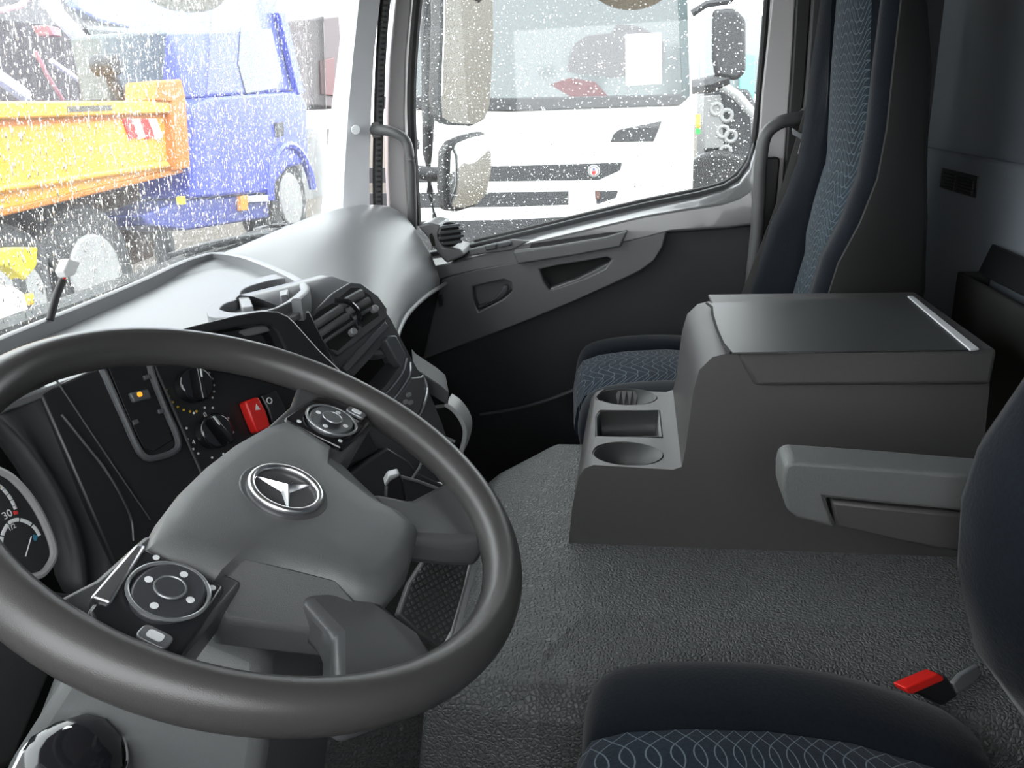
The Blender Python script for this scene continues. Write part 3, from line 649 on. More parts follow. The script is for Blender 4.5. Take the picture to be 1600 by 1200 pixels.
# driver's knee cover, low on the left of the column
kc_ = [at(u, v, y=.34) for u, v in ((130, 930), (88, 1035), (20, 1200), (-260, 1260), (-260, 860))]
v, f = prism_vf([p+np.array([0, .06, -.01]) for p in kc_], [tuple(p) for p in kc_]); obj('driver_knee_cover', v, f, mat('knee_cover_grey', (.05, .05, .052), .5, grain=.2), dash, bevel=.008, seg=3)
# ------------------------------------------------------------------ steering wheel
WN = np.array([0, -.47, .883]); WN /= np.linalg.norm(WN)
WF = Fr((0, 0, .822), (1, 0, 0), (0, WN[2], -WN[1]))
sw_ = thing('steering_wheel', WF.o, 'dark grey leather steering wheel with a star emblem and button pods', 'steering wheel')
RW = .2085
n = 96; V = []; F = []; m = 16
for i in range(n):
    th = 2*math.pi*i/n; c = (math.cos(th), math.sin(th))
    for j in range(m):
        ph = 2*math.pi*j/m; rr = RW+.0165*math.cos(ph); V.append(WF.P(rr*c[0], rr*c[1], .0185*math.sin(ph)))
for i in range(n):
    for j in range(m): F.append([i*m+j, i*m+(j+1) % m, ((i+1) % n)*m+(j+1) % m, ((i+1) % n)*m+j])
obj('rim', V, F, M_wheel, sw_, smooth=80)
# airbag cover: crowned pad with flared upper shoulders and a tapering lower body
def hubsec(s, h): return [WF.P(a*s[0], b_+s[1], h) for a, b_ in HUB]
half = [(0, .048), (.045, .046), (.085, .040), (.112, .031), (.113, .015), (.107, -.018), (.082, -.026), (.070, -.055), (.059, -.088), (.060, -.106), (.050, -.125), (.018, -.130)]
HUB = half+[(0, -.132)]+[(-a, b) for a, b in half[:0:-1]]
hc = np.array([0, -.035])
def hs_(scale, h, drop=0): return [WF.P(*(hc+(np.array(p)-hc)*scale), h-drop*abs(p[0])) for p in HUB]
hub = loft('airbag_cover', [hs_(.80, -.075), hs_(.97, -.05), hs_(1.02, -.022), hs_(1.0, -.008), hs_(.95, -.001), hs_(.80, .004), hs_(.45, .006)], M_hub, sw_, smooth=50)
# chamfer wings low on both sides of the pad
for s in (-1, 1):
    q_ = [(s*.078, -.022), (s*.055, -.088), (s*.062, -.112), (s*.083, -.104), (s*.116, -.036), (s*.108, -.022)]
    top_ = [WF.P(a, b, h) for (a, b), h in zip(q_, (-.003, -.003, -.010, -.026, -.026, -.010))]
    bot_ = [WF.P(a, b, -.05) for a, b in q_]
    v, f = prism_vf(bot_, top_); obj('cover_flank', v, f, M_hub, sw_, bevel=.003)
# badge dish and star
disc('badge_dish', WF, (0, -.017), .036, .0035, .0062, mat('badge_dish', (.07, .072, .075), .3), sw_, rb=(.036, .036), bevel=.002)
em = ring('emblem_ring', WF, (0, -.017), .0275, .0030, M_emblem, sw_, h=.0085, n=48, m=10)
sv = []
for k_ in range(3):
    a0 = math.pi/2+k_*2*math.pi/3
    sv.append((.0268*math.cos(a0), .0268*math.sin(a0), 0.0)); a1 = a0+math.pi/3
    sv.append((.0040*math.cos(a1), .0040*math.sin(a1), 0.0))
V = [WF.P(a, b-.017, .0062) for a, b, _ in sv]+[WF.P(0, -.017, .0128), WF.P(0, -.017, .005)]
F = [[i, (i+1) % 6, 6] for i in range(6)]+[[(i+1) % 6, i, 7] for i in range(6)]
obj('emblem_star', V, F, M_emblem, em, smooth=5)
# upper spokes with the button pods
for s in (-1, 1):
    q_ = [(s*.095, .040), (s*.150, .040), (s*.196, .052), (s*.206, .030), (s*.204, -.028), (s*.192, -.034), (s*.150, -.034), (s*.095, -.034)]
    v, f = prism_vf([WF.P(a, b, -.042 if abs(a) < .16 else -.016) for a, b in q_], [WF.P(a, b, -.008) for a, b in q_])
    obj('spoke', v, f, M_spoke, sw_, bevel=.006, seg=3)
    pod = plate('button_pod', WF, [(s*a, b) for a, b in ((.114, .033), (.150, .031), (.180, .026), (.191, .010), (.191, -.022), (.180, -.034), (.150, -.032), (.112, -.028), (.112, .0))], -.03, -.002, M_gloss if s > 0 else mat('pod_black', (.02, .021, .024), .25), sw_, bevel=.003)
    if s < 0: plate('pod_edge', WF, [(-.172, .030), (-.118, .036), (-.114, .030), (-.170, .018)], -.012, .001, M_satin, sw_, bevel=.002)
    c = (s*.142, -.003)
    pad = disc('rocker_pad', WF, c, .024, -.004, .0022, mat('pad_grey', (.045, .047, .052), .3), pod, rb=(.0265, .0215), bevel=.002)
    ring('pad_ring', WF, c, .0245, .0014, mat('ring_grey', (.25, .26, .27), .25, metal=.5), pod, h=.0015)
    disc('centre_button', WF, c, .0095, .002, .005, mat('pad_grey', G(.04)), pod, bevel=.0015, n=18)
    ring('button_ring', WF, c, .0095, .0009, mat('ring_grey', G(.2)), pod, h=.0045, n=20, m=6)
    for da, db in ((-.017, 0), (.017, 0), (0, .0145), (0, -.0145)):
        disc('symbol', WF, (c[0]+da, c[1]+db), .0026, .0022, .0027, M_icon, pod, n=10, bevel=0)
    disc('symbol', WF, (s*.118, .020), .0022, -.002, -.0014, M_icon, pod, n=10, bevel=0)
    disc('symbol', WF, (s*.120, -.022), .0022, -.002, -.0014, M_icon, pod, n=10, bevel=0)
    p_ = plate('phone_button', WF, rrect(s*.1785-.006, -.026, s*.1785+.006, -.006, .004, 3), -.002, .002, mat('ring_grey', G(.2)), pod, bevel=.0012)
    plate('phone_symbol', WF, rrect(s*.1785-.003, -.021, s*.1785+.003, -.011, .002, 3), .002, .0026, M_icon, p_, bevel=0)
# lower spokes
for s in (-1, 1):
    q0 = [(.040, -.095), (.080, -.070), (.098, -.105), (.150, -.125), (.158, -.140), (.120, -.172), (.088, -.188), (.066, -.160), (.048, -.130)]
    v, f = prism_vf([WF.P(s*a, b, -.040) for a, b in q0], [WF.P(s*a, b, -.010 if i not in (4, 5, 6) else -.004) for i, (a, b) in enumerate(q0)])
    obj('lower_spoke', v, f, M_spoke, sw_, bevel=.008, seg=3)
# ---------------- column cover, stalk and knob
colT = thing('steering_column', (0, .1, .62), 'grey steering column with a glossy black chrome edged knob, under the wheel', 'steering column')
CN = Fr(WF.P(0, 0, -.05), (1, 0, 0), WF.ey)
def csec(h, w_, b0, b1): return [CN.P(-w_, b0, h), CN.P(-w_*1.05, (b0+b1)/2, h), CN.P(-w_, b1, h), CN.P(w_, b1, h), CN.P(w_*1.05, (b0+b1)/2, h), CN.P(w_, b0, h)]
loft('column_cover', [csec(-.34, .10, -.16, .10), csec(-.22, .105, -.125, .085), csec(-.10, .09, -.095, .065), csec(-.055, .075, -.075, .05), csec(-.04, .06, -.06, .04)], M_hub, colT, bevel=.012, seg=3)
ca, cb = at(655, 800, x=.24), at(612, 742, x=.235)
sf = Fr(at(622, 765, x=.225), (.35, -.93, 0), (.05, .12, .98))
st = pplate('column_stalk', sf, [(600, 790), (602, 752), (608, 742), (622, 737), (630, 752), (634, 775), (632, 815), (605, 815)], -.012, .006, M_black, colT, bevel=.003)
pplate('stalk_tip', sf, [(599, 752), (606, 740), (622, 736), (624, 740), (609, 748), (603, 757)], -.010, .009, mat('tab_grey', G(.22)), st, bevel=.002)
tube('stalk_arm', [sf.P(0, -.03, -.01), CN.P(.05, -.03, -.10)], .009, M_black, st, n=10)
# lower column housing and the glossy knob in its recess
hsg = colT
zk = .60
def Zp(u, v, z): return at(u, v, z=z)
t0 = [Zp(u, v, .61) for u, v in ((92, 1032), (190, 1074), (330, 1110), (300, 1128), (262, 1210), (-20, 1260), (50, 1140))]
b0_ = [p+np.array([.01 if i in (0, 1, 2) else 0, .02 if i in (0,) else 0, -.14]) for i, p in enumerate(t0)]
hb = loft('housing_body', [b0_, t0], M_hub, hsg, bevel=.006, seg=3)
rc = [Zp(u, v, .611) for u, v in ((96, 1140), (112, 1118), (140, 1101), (170, 1104), (200, 1120), (216, 1140), (212, 1180), (200, 1215), (120, 1215), (90, 1180))]
v, f = prism_vf([p+np.array([0, 0, -.003]) for p in rc], [p+np.array([0, 0, .001]) for p in rc]); obj('recess_plate', v, f, mat('recess_grey', (.075, .073, .07), .5), hsg, bevel=.0008)
kc = Zp(108, 1185, .66); KF = Fr(kc, (.75, -.66, 0), (.45, .5, .35))
ks = [(-.033, .0), (-.030, .016), (-.018, .027), (0, .030), (.020, .026), (.032, .014), (.036, -.004), (.030, -.024), (.010, -.034), (-.016, -.030), (-.030, -.016)]
kT = loft('control_knob', [[KF.P(a*s_, b*s_, h) for a, b in ks] for s_, h in ((.7, -.045), (.95, -.025), (1.0, -.008), (.96, .006), (.80, .014), (.45, .018))], M_gloss, colT, smooth=60)
tube('chrome_edge', spline([KF.P(a*1.01, b*1.01, -.004) for a, b in ks+[ks[0]]], 60)[:-1], .0018, M_chrome, kT, n=8, closed=True, ref=KF.n)
plate('silver_cap', KF, [(-.036, .006), (-.026, .018), (-.004, .006), (.004, -.024), (-.014, -.036), (-.034, -.020)], -.006, .012, M_satin, kT, bevel=.003)
disc('knob_symbol', KF, (.004, .012), .004, .015, .0175, M_icon, kT, n=10, bevel=0)
# ---------------- accelerator pedal
pdl = thing('accelerator_pedal', (.42, .10, 0), 'ribbed rubber accelerator pedal beside the engine hump', 'pedal')
PF = Fr(at(680, 940, x=.235), (.82, -.57, 0), (.30, .45, .84))
pq = [(668, 866), (700, 858), (737, 866), (725, 920), (706, 985), (690, 1014), (655, 990), (622, 960), (640, 910)]
PL = PF.pxs(pq)
plate('pedal_plate', PF, PL, -.012, 0, mat('pedal_rubber', (.055, .055, .055), .55), pdl, bevel=.003)
la = np.array(PL); amin, amax, bmin, bmax = la[:, 0].min(), la[:, 0].max(), la[:, 1].min(), la[:, 1].max()
from mathutils.geometry import intersect_point_tri_2d
def inside(p, poly):
    c = False; j = len(poly)-1
    for i in range(len(poly)):
        if (poly[i][1] > p[1]) != (poly[j][1] > p[1]) and p[0] < (poly[j][0]-poly[i][0])*(p[1]-poly[i][1])/(poly[j][1]-poly[i][1])+poly[i][0]: c = not c
        j = i
    return c
V = []; F = []; stp = (amax-amin)/19
for i in range(19):
    for j in range(int((bmax-bmin)/stp)):
        p = (amin+(i+.5)*stp, bmin+(j+.5)*stp)
        if not inside(p, [tuple(la.mean(0)+(q_-la.mean(0))*.9) for q_ in la]): continue
        k0 = len(V); r_ = stp*.30
        for h_, s_ in ((0, 1), (.0014, .7)):
            for da, db in ((-1, -1), (1, -1), (1, 1), (-1, 1)): V.append(PF.P(p[0]+da*r_*s_, p[1]+db*r_*s_, h_))
        F += [[k0+4, k0+5, k0+6, k0+7]]+[[k0+a, k0+(a+1) % 4, k0+4+(a+1) % 4, k0+4+a] for a in range(4)]
o = obj('pedal_studs', V, F, mat('stud_rubber', (.09, .09, .09), .5), pdl); o['kind'] = 'stuff'
pe = [PF.P(*PF.px(u, v), -.004) for u, v in ((745, 866), (728, 930), (706, 1015))]
pe2 = [PF.P(*PF.px(u, v), -.004) for u, v in ((752, 868), (736, 932), (713, 1018))]
v, f = prism_vf([p-PF.n*.02 for p in (pe[0], pe[1], pe[2], pe2[2], pe2[1], pe2[0])], [pe[0], pe[1], pe[2], pe2[2], pe2[1], pe2[0]])
obj('pedal_rail', v, f, mat('bin_rim_grey', G(.26)), pdl, bevel=.001)
box('pedal_foot', (.22, -.02, 0), (.30, .06, .04), M_black, pdl)
# ------------------------------------------------------------------ centre console box
con = thing('console_box', (.75, -.48, .44), 'large dark grey storage console box on the engine hump', 'console')
def cp(u, v, x): return at(u, v, x=x)
XN, XF = .595, .905
# outline of the near face (y, z), low cup shelf in front, tall box behind
prof = [(-.185, .438), (-.192, .50), (-.203, .552), (-.212, .566), (-.226, .572), (-.345, .567), (-.358, .572), (-.363, .60), (-.372, .69), (-.380, .722), (-.398, .741), (-.425, .748), (-.70, .750), (-.752, .748), (-.768, .738), (-.772, .70), (-.778, .438)]
def csec_(x, inset): return [(x, y*(1-0)+(inset if k < 4 else (-inset if k == 13 else 0)), z) for k, (y, z) in enumerate(prof)]
cx0 = []
for x, dz, dy in ((.565, 0, 0), (.590, 0, 0), (.60, .004, .002), (.89, .004, .002), (.905, 0, 0), (.93, 0, 0)):
    row = []
    for k, (y, z) in enumerate(prof):
        t = (z-.438)/.312
        xx = x
        if x < .6: xx = .572+.023*t + (.0 if x > .57 else -.0)
        elif x > .9: xx = .93-.02*t
        row.append((xx, y, z))
    cx0.append(row)
body = loft('console_body', [cx0[0], cx0[-1]], M_console, con, bevel=0)
CF = Fr((0, 0, .572), (1, 0, 0), (0, 1, 0))
def onz(pts, z): return [(p[0], p[1]) for p in (at(u, v, z=z) for u, v in pts)]
zc = .569
def ell(u0, v0, u1, v1, z, n=28, k=1.0):     # ellipse on level z through left/right pixel limits
    a, b = at(u0, v0, z=z), at(u1, v1, z=z); c = (a+b)/2; r = np.linalg.norm(a-b)/2*k
    return [(c[0]+r*.80*math.cos(2*math.pi*i/n), c[1]+r*math.sin(2*math.pi*i/n)) for i in range(n)]
h1 = ell(925, 709, 1037, 709, zc); h2 = ell(930, 620, 1027, 620, zc)
rec = onz([(936, 643), (1031, 640), (1036, 683), (930, 684), (930, 650)], zc)
cut(body, [plate('cutter', CF, h1, -.07, .05, M_void, None, bevel=0), plate('cutter', CF, h2, -.07, .05, M_void, None, bevel=0), plate('cutter', CF, rec, -.05, .05, M_void, None, bevel=0)])
bm_ = body.modifiers.new('bevel', 'BEVEL'); bm_.width = .013; bm_.segments = 3; bm_.limit_method = 'ANGLE'; bm_.angle_limit = math.radians(35)
def scaled(poly, k): p = np.array(poly); c = p.mean(0); return [tuple(c+(q_-c)*k) for q_ in p]
# dark cup wells and middle well
for nm, pl_, dpt in (('cup_well', h1, .068), ('cup_well', h2, .068), ('tray_well', rec, .048)):
    pol = scaled(pl_, .985); N_ = len(pol)
    V = [CF.P(a, b, -.003) for a, b in pol]+[CF.P(a, b, -dpt) for a, b in scaled(pol, .9)]
    F = [[i, (i+1) % N_, N_+(i+1) % N_, N_+i] for i in range(N_)]+[list(range(N_, 2*N_))]
    obj(nm, V, F, M_lidmat, con, solid=.0015)
# comb of gripping fingers in the far cup
c2m = np.array(h2).mean(0); rr_ = np.linalg.norm(np.array(h2[0])-c2m)
for i in range(4):
    y_ = c2m[1]+.016-.011*i
    v, f = [(c2m[0]+rr_*.9, y_+.005, .565), (c2m[0]+rr_*.9, y_-.005, .565), (c2m[0]+rr_*.75, y_, .535), (c2m[0]+rr_*.97, y_, .54)], [[0, 1, 2], [0, 2, 3], [1, 3, 2], [0, 3, 1]]
    obj('grip_finger', v, f, M_conslight, con)
# pale top plate of the cup shelf
# lid with its skirt, mat and white strip
lid = [(.592, -.43), (.592, -.765), (.925, -.765), (.925, -.415)]
LZ = Fr((0, 0, .75), (1, 0, 0), (0, 1, 0))
lidz = [(-.428, .745), (-.455, .702), (-.462, .700), (-.766, .704), (-.772, .742)]
lv = [(.584, y, z-.0) for y, z in lidz]; lv2 = [(.932, y, z) for y, z in lidz]
lv_t = [(.584, -.43, .752), (.584, -.77, .752), (.932, -.77, .752), (.932, -.415, .752)]
V = [(.5865, -.428, .754), (.5815, -.458, .701), (.5815, -.769, .705), (.5865, -.773, .754), (.934, -.415, .754), (.939, -.445, .701), (.939, -.769, .705), (.934, -.773, .754)]
F = [[0, 1, 2, 3], [7, 6, 5, 4], [0, 4, 5, 1], [1, 5, 6, 2], [2, 6, 7, 3], [3, 7, 4, 0]]
lo_ = obj('lid', V, F, M_console, con, bevel=.006, seg=3)
cur = onz([(1104, 474), (1112, 480), (1113, 492), (1120, 515), (1130, 538), (1142, 552)], .755)
mt_ = cur+onz([(1525, 546), (1420, 463)], .755)
plate('lid_mat', LZ, mt_, .003, .0058, M_lidmat, lo_, bevel=.0015)
plate('white_strip', LZ, onz([(1418, 463), (1427, 463), (1530, 545), (1516, 547)], .757), .005, .0078, M_whitestrip, lo_, bevel=.0008)
tube('lid_gap', [np.array([p[0], p[1], .7555]) for p in cur], .0022, M_void, lo_, n=6)
# ------------------------------------------------------------------ seats
def seat(name, ox, oy, oz, label, ys=None, yaw=0.0, fo=0.0):
    T = thing(name, (1.205+ox, -.4+oy, 0), label, 'seat')
    L = lambda x, y, z: (1.205+ox+x, y+oy+yaw*x, z+oz)
    zs_ = np.array([.50, .58, .668, .745, .80, .87, .946, 1.03, 1.12, 1.27, 1.40, 1.48, 1.52]); ys_ = np.array([-.545, -.560, -.583, -.60, -.612, -.642, -.664, -.672, -.674, -.682, -.70, -.715, -.75])
    if ys is not None: ys_ = np.array(ys)
    hw = np.array([.235, .238, .24, .24, .24, .24, .24, .238, .232, .215, .19, .17, .13])
    bk = np.minimum(ys_-.10, np.array([-.76, -.79, -.80, -.807, -.806, -.803, -.80, -.795, -.79, -.775, -.77, -.77, -.765])+.02*(yaw > 0))
    if yaw: bk = np.array([-.75, -.775, -.785, -.79, -.785, -.78, -.77, -.763, -.76, -.738, -.735, -.735, -.765])
    yi = np.array([-.62, -.64, -.656, -.668, -.674, -.685, -.698, -.702, -.698, -.690, -.705, -.72, -.755])+.012 if yaw else ys_-.036
    # moulded back shell and side
    secs = []
    for z, y, w_, b in zip(zs_, ys_, hw, bk):
        secs.append([L(-w_-.004, y-.014, z), L(-w_-.002, b+.02, z), L(-w_*.88, b, z), L(0, b-.006, z), L(w_*.88, b, z), L(w_+.002, b+.02, z), L(w_+.004, y-.014, z), L(w_-.012, y-.014, z), L(w_*.6, y-.075, z), L(-w_*.6, y-.075, z), L(-w_+.012, y-.014, z)])
    loft('back_shell', secs, M_shell, T, smooth=60)
    for s in (-1, 1):      # side bolsters of the backrest
        secs = []
        for z, y, w_, q_ in zip(zs_, ys_, hw, yi):
            i0 = w_*.52
            secs.append([L(s*(w_-.012), y-.045, z), L(s*(w_-.004), y-.014, z), L(s*(w_-.016), y-.003, z), L(s*(w_-.035), y+.002, z), L(s*(i0+.035), y-.006, z), L(s*(i0+.008), min(y-.02, q_+.004), z), L(s*i0, q_-.004, z), L(s*i0, q_-.05, z)])
        loft('back_bolster', secs, M_blue, T, smooth=70)
    secs = []
    for k_, (z, y, w_) in enumerate(zip(zs_, yi+.036, hw)):
        i0 = w_*.545; pf_ = .004 if k_ % 3 else -.003
        secs.append([L(-i0, y-.06, z), L(-i0, y-.050, z), L(-i0*.8, y-.042+pf_, z), L(-i0*.3, y-.036+pf_, z), L(i0*.3, y-.036+pf_, z), L(i0*.8, y-.042+pf_, z), L(i0, y-.050, z), L(i0, y-.06, z)])
    loft('back_insert', secs, M_netback, T, smooth=70)
    # cushion: bolsters left and right, netted middle
    yv = np.array([-.150, -.158, -.175, -.21, -.28, -.37, -.46, -.55, -.64])
    yv = yv+fo*(1+(yv+.15)/.49)
    zt = np.array([.445, .49, .518, .533, .543, .547, .540, .517, .485])
    for s in (-1, 1):
        secs = []
        for y, z in zip(yv, zt):
            zb = min(.40, z-.04) if z > .46 else .42
            secs.append([L(s*.118, y, zb), L(s*.118, y-.004, z-.016), L(s*.135, y-.002, z-.004), L(s*.165, y, z), L(s*.20, y, z-.002), L(s*.228, y, z-.014), L(s*.243, y-.006, z-.042 if z > .46 else z-.01), L(s*.240, y-.006, zb)])
        loft('cushion_bolster', secs, M_blue, T, smooth=70, sub=1)
    secs = []
    for y, z in zip(yv, zt):
        y2 = y+(.006 if z < .53 and y > -.4 else 0); zb = min(.40, z-.04) if z > .46 else .42
        secs.append([L(-.122, y2, zb), L(-.122, y2, z-.020), L(-.09, y2, z-.012), L(0, y2, z-.010), L(.09, y2, z-.012), L(.122, y2, z-.020), L(.122, y2, zb)])
    loft('cushion_insert', secs, M_net, T, smooth=70)
    a, b = L(-.165, -.20, .27), L(.165, -.66, .44)
    box('seat_frame', (a[0], b[1], a[2]), (b[0], a[1], b[2]-.02), M_black, T, bevel=.02)
    box('pedestal', (a[0]+.05, b[1]+.06, 0), (b[0]-.05, a[1]-.07, a[2]+.02), M_shell, T, bevel=.02)
    return T
ps = seat('passenger_seat', 0, 0, 0, 'dark blue passenger seat with netted fabric insert behind the console box', yaw=.085)
ds = seat('driver_seat', -1.185, -.025, -.04, 'dark blue driver seat in the foreground with a grey armrest', [-.675, -.618, -.592, -.586, -.594, -.625, -.655, -.685, -.72, -.76, -.79, -.80, -.83], fo=-.055)
# fold-down armrest on the driver seat
armT = ds
AF = lambda x: Fr((x, 0, 0), (0, -1, 0), (0, 0, 1))
a1 = AF(.295)
ap_ = [(1222, 745), (1226, 728), (1238, 721), (1400, 733), (1575, 748), (1640, 760), (1640, 812), (1575, 806), (1530, 802), (1400, 790), (1290, 779), (1305, 826), (1245, 810), (1230, 798), (1222, 770)]
ar = pplate('armrest', a1, ap_, -.05, 0, M_arm, ds, bevel=.010, seg=4)
a2 = AF(.300)
pplate('armrest_insert', a2, [(1298, 783), (1400, 794), (1535, 806), (1640, 815), (1640, 892), (1520, 868), (1400, 846), (1306, 824)], -.042, 0, M_console, ar, bevel=.004)
# seat belt buckle of the driver seat
bk_ = thing('belt_buckle', at(1470, 1090, x=.262), 'black seat belt buckle with a red release button beside the driver seat', 'buckle')
bf = Fr(at(1460, 1085, x=.262), (.62, -.78, .1), (.1, .2, 1))
bd = pplate('buckle_body', bf, [(1423, 1083), (1472, 1062), (1481, 1057), (1500, 1090), (1486, 1110), (1440, 1087)], -.020, 0, M_black, bk_, bevel=.003)
pplate('release_button', bf, [(1412, 1074), (1464, 1052), (1472, 1056), (1472, 1063), (1423, 1084), (1416, 1082)], -.014, .002, M_red, bd, bevel=.0015)
pplate('buckle_stem', bf, [(1483, 1112), (1500, 1090), (1492, 1070), (1505, 1055), (1532, 1040), (1535, 1055), (1514, 1088), (1494, 1117)], -.008, -.002, M_steel, bk_, bevel=.002)
# passenger seat belt hanging from the pillar, with its tongue
bt = thing('seat_belt', (1.5, -.6, .4), 'dark grey passenger seat belt hanging beside the seat', 'seat belt')
e1 = spline([at(u, v, x=1.47) for u, v in ((1300, 40), (1268, 135), (1240, 230), (1205, 340), (1152, 475), (1140, 510))], 24)
e2 = spline([at(u, v, x=1.47) for u, v in ((1330, 60), (1300, 150), (1282, 240), (1245, 340), (1195, 475), (1180, 510))], 24)
loft('belt_webbing', [[a, b, b+np.array([.002, 0, 0]), a+np.array([.002, 0, 0])] for a, b in zip(e1, e2)], M_belt, bt)
pplate('belt_tongue', AF(1.465), [(1238, 200), (1250, 208), (1268, 210), (1268, 222), (1258, 222), (1252, 243), (1246, 240), (1252, 218), (1238, 210)], -.002, .004, M_steel, bt, bevel=.001)
# black bin on the rear wall behind the console
bnT = thing('rear_bin', (.95, -.93, .45), 'black open storage bin fixed to the rear wall', 'bin')
za = at(1500, 424, y=-.90)[2]; xa = at(1500, 424, y=-.90)[0]
def wallbox(nm, lo, hi, m_, par): return box(nm, lo, hi, m_, par, bevel=.003)
wallbox('bin_front', (.55, -.905, .46), (xa, -.895, za), M_shell, bnT)
wallbox('bin_end', (xa-.012, -.952, .46), (xa, -.895, za), M_shell, bnT)
wallbox('bin_floor', (.55, -.952, .46), (xa, -.895, .475), M_shell, bnT)
fb_ = [(y, z) for y, z in ((-.935, za), (-.95, za+.05), (-.938, za+.058), (-.920, za+.002))]
xb = at(1548, 400, y=-.94)[0]
v, f = prism_vf([(.55, y, z) for y, z in fb_], [(xb, y, z) for y, z in fb_]); obj('bin_flap', v, f, M_black, bnT, bevel=.004)
# grab handles
gh = thing('grab_handle', at(1200, 300, x=1.54), 'dark grey grab handle on the door pillar behind the window', 'grab handle', 'cab grab handles')
tube('handle_bar', spline([at(1262, 182, x=1.56), at(1240, 186, x=1.535), at(1215, 193, x=1.52), at(1196, 212, x=1.52), at(1189, 250, x=1.52), at(1184, 340, x=1.525), at(1174, 440, x=1.54), at(1170, 480, x=1.58)], 40), .0155, M_handle, gh, n=14)
disc('mount_foot', AF(1.565), (-at(1262, 182, x=1.565)[1], at(1262, 182, x=1.565)[2]), .022, -.02, .008, M_handle, gh, bevel=.004)
g2 = thing('grab_handle', at(630, 260, x=1.52), 'grey grab handle on the windscreen pillar above the dashboard', 'grab handle', 'cab grab handles')
tube('handle_bar', spline([at(583, 203, x=1.53), at(596, 203, x=1.51), at(616, 207, x=1.50), at(634, 220, x=1.50), at(641, 250, x=1.50), at(643, 300, x=1.505), at(644, 350, x=1.515), at(642, 380, x=1.54)], 40), [.013]*8+[.0125]*32, M_handle, g2, n=14)
fm_ = Fr(at(587, 203, x=1.525), (.3, -.95, 0), (0, 0, 1))
plate('mount_plate', fm_, rrect(-.010, -.019, .012, .019, .004, 3), -.008, .006, M_handle, g2, bevel=.002)
# ------------------------------------------------------------------ outside: ground, own mirrors and wiper, parked trucks
ZG = -1.15
M_ground = mat('muddy_ground', (.050, .038, .025), .9, mottle=.35, mscale=.9)
o = struct(box('ground', (-60, -60, ZG-.3), (90, 90, ZG), M_ground, bevel=0))
M_hous = mat('mirror_housing', (.03, .03, .033), .5)
mt = thing('wing_mirror', at(730, 120, x=1.88), 'tall rectangular wing mirror outside the passenger window', 'mirror')
def mirror_frame(u, v, x, out):
    p = at(u, v, x=x); d = p-CAM; d /= np.linalg.norm(d); o_ = np.array(out, float); o_ /= np.linalg.norm(o_)
    n_ = o_-d; n_ /= np.linalg.norm(n_)
    up = np.array([0, 0, 1.]); ex = np.cross(up, n_); ex /= np.linalg.norm(ex); return Fr(p, ex, np.cross(n_, ex))
MF = mirror_frame(730, 100, 1.88, (.10, -1, -.16))
mp_ = [(695, -60), (768, -55), (770, 60), (764, 165), (756, 186), (738, 194), (705, 192), (692, 184), (690, 150), (694, 40)]
def grow(fr, pts, k):
    p = np.array(fr.pxs(pts)); c = p.mean(0); return [tuple(c+(q_-c)*k) for q_ in p]
plate('mirror_back', MF, grow(MF, mp_, 1.05), -.06, -.002, M_hous, mt, bevel=.012, seg=3)
plate('mirror_pane', MF, MF.pxs(mp_), -.002, .002, M_mirror, mt, bevel=0)
tube('mirror_post', [at(u, v, x=1.90) for u, v in ((672, -120), (672, 0), (670, 150), (668, 240), (672, 300), (680, 345), (676, 400))], [.024, .024, .022, .015, .011, .010, .010], M_hous, mt, n=12)
pc = [at(u, v, x=1.90) for u, v in ((657, -60), (694, -60), (693, 60), (690, 188), (666, 190), (662, 100))]
v, f = prism_vf([p+np.array([.04, .02, 0]) for p in pc], pc); obj('post_cover', v, f, M_hous, mt, bevel=.01, seg=3)
m2 = thing('wide_angle_mirror', at(730, 270, x=1.86), 'small rounded wide angle mirror below the tall wing mirror', 'mirror')
MF2 = mirror_frame(735, 268, 1.86, (.16, -1, -.10))
w2 = [(706, 238), (716, 224), (735, 216), (762, 210), (768, 228), (770, 262), (762, 302), (748, 318), (724, 325), (708, 323), (704, 290)]
wl_ = MF2.pxs(w2); cM = np.array(wl_).mean(0)
plate('mirror_back', MF2, [tuple(cM+(np.array(p)-cM)*1.10-np.array([.008, 0])) for p in wl_], -.05, -.006, M_hous, m2, bevel=.014, seg=3)
V = []; F = []; N_ = len(wl_)
lv_ = ((1.0, -.005), (.8, -.0005), (.5, .0025), (.2, .004))
for s_, h_ in lv_:
    for p in wl_: q_ = cM+(np.array(p)-cM)*s_; V.append(MF2.P(q_[0], q_[1], h_))
for k_ in range(3):
    for i in range(N_): F.append([k_*N_+i, k_*N_+(i+1) % N_, (k_+1)*N_+(i+1) % N_, (k_+1)*N_+i])
F += [list(range(3*N_, 4*N_)), list(range(N_))[::-1]]
obj('mirror_pane', V, F, M_mirror, m2, smooth=80)
tube('mirror_bracket', [at(650, 268, x=1.88), at(672, 272, x=1.88), at(690, 272, x=1.87), at(705, 270, x=1.87)], [.020, .022, .020, .015], M_hous, m2, n=10)
